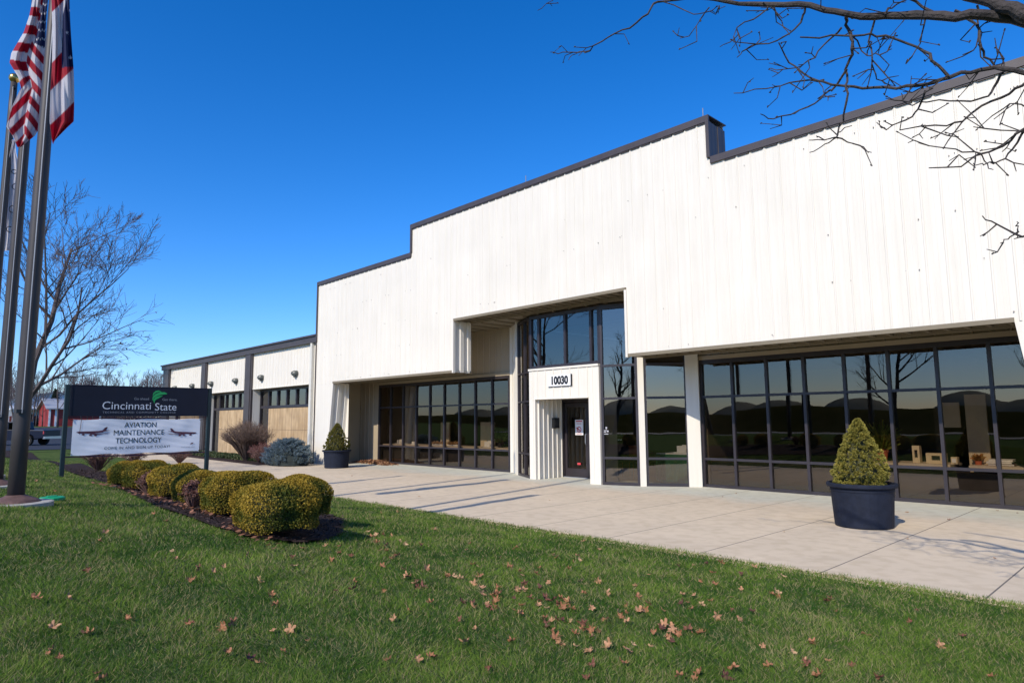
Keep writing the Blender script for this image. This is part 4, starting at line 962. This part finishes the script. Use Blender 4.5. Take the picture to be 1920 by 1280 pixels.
tree('bare_tree', 12, (float(tb[0]), float(tb[1]), 0.1), 'large spreading bare tree behind the flagpoles with a few dead leaves', h=13.5, spread=.66, levels=4, trunk_r=.25, split=(4, 6), first=.16, up=.5, leaves=260, minr=.014, curl=.28)
# trees behind the houses: three kinds, then copies
protos = []
for s_, (h_, sp_) in enumerate(((13, .34), (11.5, .42), (12.5, .30))):
    protos.append(tree('distant_bare_tree', 70+s_, (-120-s_*6, 25+s_*5, 1.2), 'bare slender tree in the far row beyond the parking lot', 'bare trees beyond the parking lot', h=h_, spread=sp_, levels=3, trunk_r=.17, split=(3, 4), first=.28, up=.8, minr=.022, curl=.15, n0=6))
R = random.Random(4)
first_ = [True]*3
for i in range(46):
    px = -60+i*8.6+R.uniform(-3, 3); D = R.uniform(92, 128)*(.93 if i % 5 else .8); q = at(px, 790, D); pr = i % 3
    o = protos[pr] if first_[pr] else copy_tree(protos[pr]); first_[pr] = False
    sc_ = R.uniform(.62, .82)*(D/110)*(1 if px < 200 else .9); o.location = (q[0], q[1], .9); o.rotation_euler.z = R.uniform(0, 6.28); o.scale = (sc_, sc_, sc_)
n = 15000; px = rng.uniform(-60, 345, n); D = rng.uniform(112, 132, n); hh = rng.random(n)**1.3; rr_ = np.array([at(a, 790, b) for a, b in zip(px, D)]); P = np.stack([rr_[:, 0], rr_[:, 1], 1.0+hh*(6.5+2*np.sin(px*.05))], 1)
tag(cards('brush_wood', P, rnd_unit(n), np.array([0, 0, 1.])+rng.normal(size=(n, 3))*.5, rng.uniform(.7, 2.6, n), .05, np.array([.15, .105, .11])*rng.uniform(.6, 1.3, (n, 1)), attr_mat('twig_mass', .9)), 'hazy mass of bare brushwood behind the far houses', 'brushwood', kind='stuff')
for i, (px, D, hgt) in enumerate(((100, 98, 5.0), (78, 100, 4.0))):
    q = at(px, 795, D); b = (q[0], q[1], 1.2); t_ = empty('evergreen_tree', b, ['dark conical evergreen behind the white house gable', 'smaller dark evergreen left of the white house gable'][i], 'tree')
    nn_ = 2500; v = rng.random(nn_)**1.4; an = rng.uniform(0, 6.28, nn_); r_ = (1-v)*hgt*.28*rng.uniform(.4, 1, nn_); P = np.stack([b[0]+r_*np.cos(an), b[1]+r_*np.sin(an), b[2]+.4+v*hgt], 1)
    cards('crown', P, rnd_unit(nn_), rnd_unit(nn_)+[0, 0, -.3], .35, .15, np.array([.02, .035, .02])*rng.uniform(.6, 1.6, (nn_, 1)), LEAFM, t_, b); g = MB(); g.tube([b, (b[0], b[1], b[2]+hgt)], [.12, .02], 6); g.build('trunk', BARK2, t_)

# ------------------------------------------------------------------ far houses, barn and truck
def gable(name, c, wx, wy, h, roof_h, axis, mw, mr, label, extra=None, z0=1.2):
    t_ = empty(name, (c[0], c[1], z0), label, 'barn' if name == 'red_barn' else 'house'); x0, x1, y0, y1 = c[0]-wx/2, c[0]+wx/2, c[1]-wy/2, c[1]+wy/2; g = MB(); g.box(x0, y0, z0-.5, x1, y1, z0+h)
    rf = MB(); o_ = .35
    if axis == 'x':
        g.poly([(x1, y0, z0+h), (x1, y1, z0+h), (x1, c[1], z0+h+roof_h)]); g.poly([(x0, y1, z0+h), (x0, y0, z0+h), (x0, c[1], z0+h+roof_h)])
        for s in (-1, 1): rf.prism([(x0-o_, c[1]+s*(wy/2+o_), z0+h-.15), (x1+o_, c[1]+s*(wy/2+o_), z0+h-.15), (x1+o_, c[1], z0+h+roof_h+.05), (x0-o_, c[1], z0+h+roof_h+.05)], (0, 0, .15))
    else:
        g.poly([(x0, y0, z0+h), (x1, y0, z0+h), (c[0], y0, z0+h+roof_h)]); g.poly([(x1, y1, z0+h), (x0, y1, z0+h), (c[0], y1, z0+h+roof_h)])
        for s in (-1, 1): rf.prism([(c[0]+s*(wx/2+o_), y0-o_, z0+h-.15), (c[0]+s*(wx/2+o_), y1+o_, z0+h-.15), (c[0], y1+o_, z0+h+roof_h+.05), (c[0], y0-o_, z0+h+roof_h+.05)], (0, 0, .15))
    g.build('wall', mw, t_); rf.build('roof', mr, t_); return t_
WS = mat('white_siding', (.70, .72, .76), .6, var=.03); RS = mat('red_siding', (.28, .022, .018), .6, var=.08); GRF = mat('grey_roof', (.30, .32, .36), .7, var=.06); BRK = mat('red_brick', (.22, .05, .04), .8, var=.2, scale=3)
hc = at(92, 790, 104)
hs_ = gable('white_house', (hc[0], hc[1]), 9, 11.5, 3.9, 1.3, 'x', WS, GRF, 'white house with a low grey gable roof beyond the parking lot')
X1 = hc[0]+4.5
g = MB(); g.box(X1, hc[1]-5.6, .7, X1+.05, hc[1]-1.0, 2.8); g.build('brick_skirt', BRK, hs_)
for yy in (-4.6, -3.0, -1.8):
    g = MB(); g.box(X1+.05, hc[1]+yy-.35, 1.8, X1+.12, hc[1]+yy+.35, 3.2); f_ = g.build('window', WS, hs_); g = MB(); g.box(X1+.12, hc[1]+yy-.27, 1.9, X1+.14, hc[1]+yy+.27, 3.1); g.build('pane', FRAME, f_)
g = MB()
for yy in (-5.4, -3.4, -1.2): g.box(X1+.9, hc[1]+yy, 1.2, X1+1.05, hc[1]+yy+.15, 3.7)
g.box(X1+.05, hc[1]-5.7, 3.7, X1+1.2, hc[1]-.9, 3.9); g.build('porch', WS, hs_)
bc = at(120, 792, 92)
br_ = gable('red_barn', (bc[0], bc[1]+.6), 7, 6.0, 2.5, 1.2, 'y', RS, GRF, 'small red barn with grey roof and white corner trim beside the white house')
X2 = bc[0]+3.5
g = MB()
for yy in (-3.0, -2.3, 2.85): g.box(X2, bc[1]+.6+yy, .7, X2+.07, bc[1]+.6+yy+.22, 3.6)
g.box(X2, bc[1]-2.4, 3.55, X2+.08, bc[1]+3.6, 3.7); g.build('corner_trim', WS, br_)
fc = at(15, 785, 110); f3 = gable('brick_house', (fc[0], fc[1]), 8, 9, 2.8, 1.4, 'y', BRK, GRF, 'brick house with pale trim far left behind the flagpoles')
g = MB(); g.box(fc[0]+4, fc[1]-4.6, 3.9, fc[0]+4.1, fc[1]+4.6, 4.15); g.box(fc[0]+4, fc[1]-1, 1.2, fc[0]+4.1, fc[1]+.2, 3.3); g.build('trim', WS, f3)

# pickup truck, parked and seen side on from behind the flagpoles
tc_ = at(82, 806, 50); TX_, TY_ = float(tc_[0]), float(tc_[1]); TZ = float(terrain_z(TX_, TY_))+.03
tk = empty('pickup_truck', (TX_, TY_, TZ), 'dark blue pickup truck parked on the lot behind the flagpoles', 'truck')
NAVY = mat('navy_car_paint', (.005, .008, .022), .4, metal=.0, var=.05, spec=.25); TYRE = mat('tyre', (.012, .012, .012), .9, var=.2); CHR = mat('wheel_rim', (.45, .45, .47), .3, metal=.8, var=.05); CARG = tinted_glass('car_glass', (.1, .12, .14), .06)
Rx, Ry = RT[0]/sqrt(RT[0]**2+RT[1]**2), RT[1]/sqrt(RT[0]**2+RT[1]**2)      # truck lies along the sight line's cross direction
TA = Vector((Rx, Ry, 0)); TB = Vector((-Ry, Rx, 0))
class TM(MB):
    def tp(s, pts, w0, w1, m=0):                    # side profile (forward distance, height) extruded across the width
        P = [Vector((TX_, TY_, TZ))-TA*a+TB*w0+Vector((0, 0, b)) for a, b in pts]; s.prism([tuple(v) for v in P], tuple(TB*(w1-w0)), m)
g = TM(); g.tp([(0, .55), (0, 1.15), (1.9, 1.18), (1.95, 1.20), (4.0, 1.20), (4.1, 1.15), (5.5, 1.05), (5.65, .9), (5.65, .5), (5.3, .45), (5.2, .75), (4.9, .86), (4.55, .86), (4.3, .7), (4.2, .42), (1.75, .42), (1.65, .7), (1.4, .86), (1.05, .86), (.78, .72), (.7, .5)], 0, 1.9); g.build('body', NAVY, tk, bevel=.03)
g = TM(); g.tp([(1.95, 1.20), (2.1, 1.75), (2.3, 1.82), (3.4, 1.80), (4.05, 1.20)], .12, 1.78); cb = g.build('cab', NAVY, tk, bevel=.04)
g = TM(); g.tp([(2.1, 1.24), (2.22, 1.70), (2.75, 1.72), (2.75, 1.24)], .10, 1.80); g.tp([(2.85, 1.24), (2.85, 1.72), (3.38, 1.70), (3.85, 1.24)], .10, 1.80); g.build('window', CARG, cb)
for a in (1.22, 4.73):
    for w0 in (-.02, 1.70):
        c_ = Vector((TX_, TY_, TZ))-TA*a+Vector((0, 0, .38)); g = MB(); g.tube([tuple(c_+TB*w0), tuple(c_+TB*(w0+.24))], .38, 20); wo = g.build('wheel', TYRE, tk)
        g = MB(); s0 = w0-.012 if w0 < 1 else w0+.24; g.tube([tuple(c_+TB*s0), tuple(c_+TB*(s0+.012))], .24, 12); g.build('rim', CHR, wo)
g = TM(); g.tp([(-.01, .85), (-.02, 1.08), (.03, 1.08), (.03, .85)], -.01, .14); g.build('tail_lamp', REDP, tk)
g = TM(); g.tp([(-.10, .5), (-.10, .68), (.05, .68), (.05, .5)], .02, 1.88); g.build('bumper', CHR, tk)

# ------------------------------------------------------------------ the near tree, its limbs reach in from the right
def nd(px): k = (px-960)/FPX; return 6.5/(1+.7*k)
NT = (1.75, 4.6); nz = float(lawn_z(*NT))
nt_ = empty('overhanging_tree', (NT[0], NT[1], nz), 'big bare tree on the right whose dark limbs hang over the parapet', 'tree')
g = MB(); g.tube([(NT[0], NT[1], nz-.1), (NT[0]+.03, NT[1], nz+1), (NT[0], NT[1]+.05, 3.0), (NT[0]-.05, NT[1]+.1, 4.4), (NT[0]-.1, NT[1], 6.2), (NT[0]+.2, NT[1]-.2, 8.5), (NT[0]+.1, NT[1]-.5, 11)], [.33, .26, .22, .20, .15, .10, .04], 14); g.build('trunk', BARK, nt_, smooth=True)
cr = MB(); R = random.Random(31)
def limb(pts, w0, w1, dd=0.0, n_=6, tw=0, root=False):
    """pts in photo pixels; the limb hangs in the tree's own slanting plane, w = width in pixels"""
    P = [at(px, py, nd(px)+dd*(i/len(pts))+.05*sin(i*2.1)) for i, (px, py) in enumerate(pts)]
    if root: P = [np.array(root, float)]+P
    # smooth the polyline
    Q = []; m_ = len(P)
    for i in range(m_-1):
        p0, p1, p2, p3 = P[max(i-1, 0)], P[i], P[i+1], P[min(i+2, m_-1)]
        for t in (0, .33, .66): Q.append(.5*((2*p1)+(-p0+p2)*t+(2*p0-5*p1+4*p2-p3)*t*t+(-p0+3*p1-3*p2+p3)*t**3))
    Q.append(P[-1]); L_ = len(Q)
    rad_ = [max(.0028, (w0+(w1-w0)*(i/(L_-1))**.8)*.37*5.0/FPX) for i in range(L_)]; Q = [q+np.array([R.gauss(0, .006) for _ in range(3)])*(0 < i < L_-1) for i, q in enumerate(Q)]
    rad_ = [r_*(1+.05*R.gauss(0, 1)*(n_ > 5)) for r_ in rad_]
    cr.tube(Q, rad_, n_)
    for _ in range(int(tw*.55+.5)):
        i = R.randrange(L_//4, L_-1); s = Q[i]; v = Q[i+1]-Q[i]; v /= np.linalg.norm(v); e = v*.6+np.array([R.gauss(0, .7), R.gauss(0, .7), R.gauss(-.1, .6)]); e /= np.linalg.norm(e); ln = R.uniform(.06, .26)
        m1 = s+e*ln*.5+np.array([R.gauss(0, .035)*ln/.2 for _ in range(3)]); e1 = s+e*ln+np.array([R.gauss(0, .03) for _ in range(3)]); cr.tube([s, m1, e1], [.005, .004, .003], 4); cr.tube([e1-e*.012, e1+e*.004], [.006, .004], 4)
        if R.random() < .6: e2 = m1+(e+np.array([R.gauss(0, .7), R.gauss(0, .7), R.gauss(0, .7)]))*ln*.35; cr.tube([m1, e2], [.004, .0025], 4)
rt = (NT[0]-.05, NT[1]+.1, 4.3)
limb([(2080, 90), (1990, 60), (1920, 25), (1860, 5), (1790, -14), (1700, -40)], 44, 20, root=rt, n_=12)
limb([(1975, 52), (1900, 36), (1820, 28), (1740, 30), (1660, 31), (1590, 28), (1520, 12), (1440, 8), (1360, 4), (1290, -6), (1200, -12)], 27, 8, tw=10, n_=9)
limb([(1290, -3), (1233, 3), (1215, 25), (1180, 52), (1140, 70), (1105, 95), (1085, 97), (1055, 100), (1032, 98)], 7, 2.5, tw=8)
limb([(1105, 95), (1078, 100), (1066, 113)], 3, 2)
limb([(1233, 3), (1262, 10), (1300, 26), (1330, 25), (1360, 12)], 4, 2, tw=4)
limb([(1330, 14), (1318, 30), (1300, 60), (1275, 72)], 3.5, 2, tw=5)
limb([(1060, -20), (1035, 2), (1008, 20)], 3, 2, tw=2)
limb([(1430, 5), (1440, 18), (1415, 35), (1385, 50), (1378, 70), (1350, 88)], 5, 2, tw=7)
limb([(1510, 12), (1500, 45), (1470, 72), (1430, 84), (1400, 90), (1382, 108)], 6, 2.2, tw=8)
limb([(1450, 10), (1462, 40), (1480, 66)], 4, 2, tw=4)
limb([(1586, 32), (1590, 55), (1597, 80), (1593, 112), (1586, 140), (1588, 175), (1582, 215), (1575, 240), (1568, 258)], 8.5, 4, tw=8)
limb([(1568, 258), (1545, 262), (1517, 263)], 4, 2, tw=1); limb([(1568, 258), (1545, 272), (1518, 286)], 4, 2, tw=0); limb([(1568, 258), (1600, 270), (1634, 286)], 4.5, 2, tw=1); limb([(1570, 250), (1582, 240), (1597, 236)], 3, 2)
limb([(1578, 52), (1545, 85), (1515, 115), (1480, 130), (1445, 128)], 5, 2.2, tw=10)
limb([(1588, 130), (1560, 165), (1540, 185), (1500, 205), (1450, 222), (1426, 214)], 6, 2.5, tw=8)
limb([(1500, 70), (1560, 70), (1620, 65), (1660, 68), (1720, 90), (1750, 112), (1778, 143)], 4, 7, tw=9)
limb([(2075, 165), (2000, 140), (1920, 134), (1860, 128), (1800, 138), (1740, 155), (1680, 164), (1620, 164), (1560, 157), (1520, 145), (1480, 115), (1460, 80)], 15, 3, tw=20, root=rt, n_=8)
limb([(1545, 150), (1500, 152), (1440, 165), (1376, 175)], 5, 2.2, tw=8)
limb([(1790, 20), (1830, 45), (1835, 80), (1850, 105), (1865, 125)], 7, 4, tw=8)
limb([(1832, 10), (1835, 40), (1830, 85), (1805, 103)], 5, 2, tw=6)
limb([(1640, 38), (1630, 80), (1636, 110), (1640, 140), (1660, 158)], 5, 2.5, tw=9)
limb([(1600, 70), (1625, 105), (1650, 100), (1672, 92)], 4, 2, tw=8)
limb([(1735, 35), (1725, 80), (1705, 110)], 4, 2, tw=6)
limb([(1660, 28), (1670, 15), (1700, 0)], 5, 3, tw=3); limb([(1760, 30), (1725, 12), (1700, -8)], 8, 5, tw=2)
limb([(2040, 60), (1980, 110), (1930, 150), (1890, 175), (1840, 200), (1790, 232), (1740, 236), (1730, 233)], 9, 2.5, tw=12, n_=7)
limb([(1880, 137), (1865, 165), (1840, 185), (1800, 190), (1740, 190), (1700, 195), (1690, 175)], 6, 2, tw=8)
limb([(1735, 170), (1720, 205), (1700, 225), (1662, 240), (1650, 238)], 5, 2.2, tw=5)
limb([(2060, 150), (1980, 205), (1920, 240), (1880, 275), (1838, 288), (1800, 310), (1742, 315)], 9, 2.5, tw=10, n_=7)
limb([(1838, 288), (1790, 280), (1722, 268)], 4, 2, tw=4); limb([(1838, 288), (1850, 310), (1862, 318)], 3, 2); limb([(1920, 245), (1900, 280), (1875, 302), (1845, 308), (1825, 306)], 5, 2, tw=5)
limb([(1985, 175), (1940, 205), (1905, 195), (1880, 205)], 5, 2, tw=6); limb([(1960, 250), (1900, 245), (1825, 238)], 4, 2, tw=5)
limb([(2080, 330), (2000, 420), (1940, 440), (1905, 438), (1870, 420), (1842, 405)], 8, 2.5, tw=6); limb([(1905, 437), (1890, 446), (1876, 456)], 3.5, 2, tw=1); limb([(1905, 437), (1908, 425), (1907, 416)], 3.5, 2)
limb([(2500, -200), (2300, -260), (2050, -200), (1850, -190), (1700, -170)], 40, 10, root=(NT[0]-.1, NT[1], 6), n_=8, tw=10)
cr.build('crown', BARK, nt_)
# rest of the crown of that tree, outside the picture but mirrored in the windows and shading the patio
tr, c2, tips = tree_mesh(9, (NT[0]+.1, NT[1]-.3, 6.2), 5.5, .75, 3, .14, (3, 5), first=.1, up=.2, minr=.008); 
for mb_ in (tr, c2): pass
c2.v += []; c2.build('upper_crown', BARK, nt_)
# trees and posts across the lawn behind the camera, seen only as reflections in the glass
for i, (x, y, h_, sp_, lab) in enumerate(((-23.0, -10.5, 11, .75, 'broad bare tree on the street side lawn, mirrored in the entrance glass'), (-36, -10, 11, .6, 'bare tree on the street side lawn, mirrored in the left windows'), (-17, -28, 10, .6, 'bare tree by the street, mirrored in the right windows'), (-9, -32, 8, .5, 'slender bare tree by the street, mirrored in the far right windows'))):
    tree('street_tree', 40+i, (x, y, float(lawn_z(x, y))), lab, 'bare street trees', mt=BARK, h=h_, spread=sp_, levels=3 if i else 4, trunk_r=.22, split=(3, 5), first=.22, up=.45, minr=.012)
for i, (x, y) in enumerate(((-26, -34), (-2, -34))):
    t_ = empty('utility_pole', (x, y, 0), ['wooden utility pole by the street, mirrored left of the right planter', 'wooden utility pole by the street at the far right'][i], 'utility pole', 'utility poles')
    g = MB(); g.tube([(x, y, 0), (x, y, 9.5)], [.15, .10], 10); g.build('pole', BARK, t_); g = MB(); g.box(x-.06, y-1.1, 8.6, x+.06, y+1.1, 8.75); g.build('crossarm', BARK, t_)

# ------------------------------------------------------------------ fallen leaves
def leaf_mesh(seed):
    """a dry five lobed leaf, curled up on itself"""
    R = random.Random(seed); L_ = .052; ax_ = R.uniform(0, 3.14); cu = R.uniform(6, 22); c2_ = R.uniform(-4, 9); V = []; F = []; ring = []
    n_ = 5; prof = []
    for k in range(n_*4+1):
        f = k/(n_*4); a = radians(-155+310*f); ph = (k % 4)
        r_ = L_*{0: .48, 1: .80, 2: 1.08, 3: .78}[ph]*R.uniform(.8, 1.15)*(1.2 if 7 < k < 13 else .92); prof.append((r_*sin(a), r_*cos(a)))
    prof = [(0, 0)]+prof
    def zf(a, b):
        u = a*cos(ax_)+b*sin(ax_); v = -a*sin(ax_)+b*cos(ax_); return cu*u*u*.55+c2_*v*v+.004*sin(a*160+seed)+.004*sin(b*190)
    V = [(a*(1-min(.5, cu*abs(a)*.25)), b*(1-min(.4, cu*abs(b)*.2)), zf(a, b)) for a, b in prof]; mid = [(a*.55, b*.55, zf(a*.55, b*.55)) for a, b in prof[1:]]
    m_ = len(prof)-1; V += mid
    for i in range(m_-1): F += [(0, m_+1+i, m_+2+i), (m_+1+i, 1+i, 2+i, m_+2+i)]
    V += [(.0015, 0, .003), (-.0015, 0, .003), (.001, -.05, .012), (-.001, -.05, .012)]; k = len(V)-4; F.append((k, k+1, k+3, k+2))
    me = bpy.data.meshes.new('fallen_leaf'); me.from_pydata(V, [], [f[::-1] for f in F]); return me
LCOL = [(.29, .125, .055), (.38, .20, .10), (.17, .062, .034), (.47, .29, .15), (.10, .034, .022)]
LM = []
for i, c in enumerate(LCOL):
    m = mat('dead_leaf', c, .7, var=.25, scale=50)
    for s in (0, 1): me = leaf_mesh(i*3+s+1); me.materials.append(m); LM.append(me)
spots = []
clus = [(880, 1085, 60, 26, 34), (1035, 1135, 70, 24, 30), (720, 1045, 60, 32, 26), (690, 1015, 60, 30, 10), (1150, 1180, 90, 30, 20), (1250, 1130, 50, 30, 14), (1030, 1065, 90, 30, 14), (1265, 1190, 30, 12, 10), (1340, 1140, 60, 20, 8), (1400, 1050, 80, 40, 5)]
R = random.Random(77)
for cx, cy_, sx_, sy_, n_ in clus:
    for _ in range(n_): spots.append((R.gauss(cx, sx_), R.gauss(cy_, sy_)))
spots += [(100, 1180), (95, 1225), (110, 1238), (165, 1188), (240, 1163), (322, 1037), (330, 1052), (195, 1000), (188, 1015), (165, 1070), (420, 1065), (400, 1075), (310, 980), (288, 965), (355, 1175), (415, 1178), (437, 1173), (428, 1228), (470, 1240), (485, 1248), (510, 1184), (507, 1115), (517, 1134), (372, 1070), (358, 1088), (487, 1090), (546, 1045), (568, 1030), (575, 1207), (530, 1227), (182, 1265), (190, 1275), (545, 1183), (630, 1110), (463, 1042), (67, 903), (128, 1125), (66, 1128), (103, 922), (213, 946),
          (862, 1165), (888, 1142), (920, 1145), (808, 1133), (738, 1162), (726, 1244), (808, 1236), (782, 1239), (960, 1202), (1035, 1167), (1055, 1165), (1140, 1215), (1180, 1225), (1170, 1246), (1110, 1250), (1100, 1270), (920, 1257), (1300, 1060), (1272, 1062), (1448, 1116), (1460, 1118), (1718, 1146), (1705, 1168), (1523, 1206), (1512, 1248), (1534, 1268), (1600, 1250), (1510, 1245), (1440, 1250), (1650, 1275), (1302, 1272), (1430, 1212), (1625, 1190), (1760, 1210), (1805, 1194), (1345, 1160), (1550, 1240), (1860, 1270), (1485, 1225)]
for _ in range(34): spots.append((R.uniform(650, 1600), R.uniform(990, 1275)))
R.shuffle(spots)
pts = []
for px, py in spots[:292]:
    q = on_lawn(px, py)
    if q[1] > 7.45 or inside(BED, np.array([q[0]]), np.array([q[1]]))[0]: continue
    pts.append((q[0], q[1], float(lawn_z(q[0], q[1]))+R.uniform(.006, .024), R.uniform(.6, 1.2)))
for px, py in ((1780, 974), (1470, 997), (1355, 931), (1380, 925), (1700, 960), (786, 930), (660, 892), (1030, 938), (1866, 1047), (1888, 949), (1870, 957), (1908, 962), (1860, 950), (1702, 1010)):
    q = on(px, py, 2, .004); pts.append((q[0], q[1], .010, R.uniform(.5, .9)))
for x, y, z, s in pts:
    o = bpy.data.objects.new('fallen_leaf', LM[R.choice((0, 0, 1, 1, 2, 3, 3, 4, 5, 6, 8))]); o.location = (x, y, z); o.rotation_euler = (R.gauss(0, .5)*(1 if z > .02 else .2), R.gauss(0, .5)*(1 if z > .02 else .2), R.uniform(0, 6.28)); o.scale = (s*.82,)*3; link(o)
    onp = z < .02
    tag(o, 'dry brown fallen leaf on the concrete patio' if onp else 'dry lobed brown fallen leaf lying on the green lawn', 'leaf', 'leaves on the patio' if onp else 'leaves fallen on the lawn')
n = 900; c0_ = on(668, 862, 2, 0); c1_ = on(733, 863, 2, 0); t = rng.random(n); x = -24.2+t*2.6+rng.normal(size=n)*.12; y = 14.7-rng.random(n)**1.5*.55-.1*t; P = np.stack([x, y, .01+.13*rng.random(n)*np.sin(t*pi)], 1); tt = rng.random((n, 1))
tag(cards('leaf_pile', P, rnd_unit(n)+[0, 0, .8], rnd_unit(n), .10, .08, (1-tt)*np.array([.13, .05, .03])+tt*np.array([.50, .28, .14]), LEAFM, shape='diamond'), 'drift of dry brown leaves blown into the corner at the left windows', 'leaf pile', kind='stuff')
n = 260; k = rng.integers(0, len(hd), n); x = np.array([hd[i][0] for i in k])+rng.normal(size=n)*.4; y = np.array([hd[i][1] for i in k])-.36+rng.normal(size=n)*.08; P = np.stack([x, y, lawn_z(x, y)+.05], 1)
tag(cards('leaf_litter', P, rnd_unit(n)*.5+[0, 0, 1], rnd_unit(n)*[1, 1, .2], .07, .05, np.array([.32, .15, .09])*rng.uniform(.5, 1.3, (n, 1)), LEAFM, shape='diamond'), 'scattered leaf litter on the mulch at the foot of the hedge', 'leaf litter', kind='stuff')
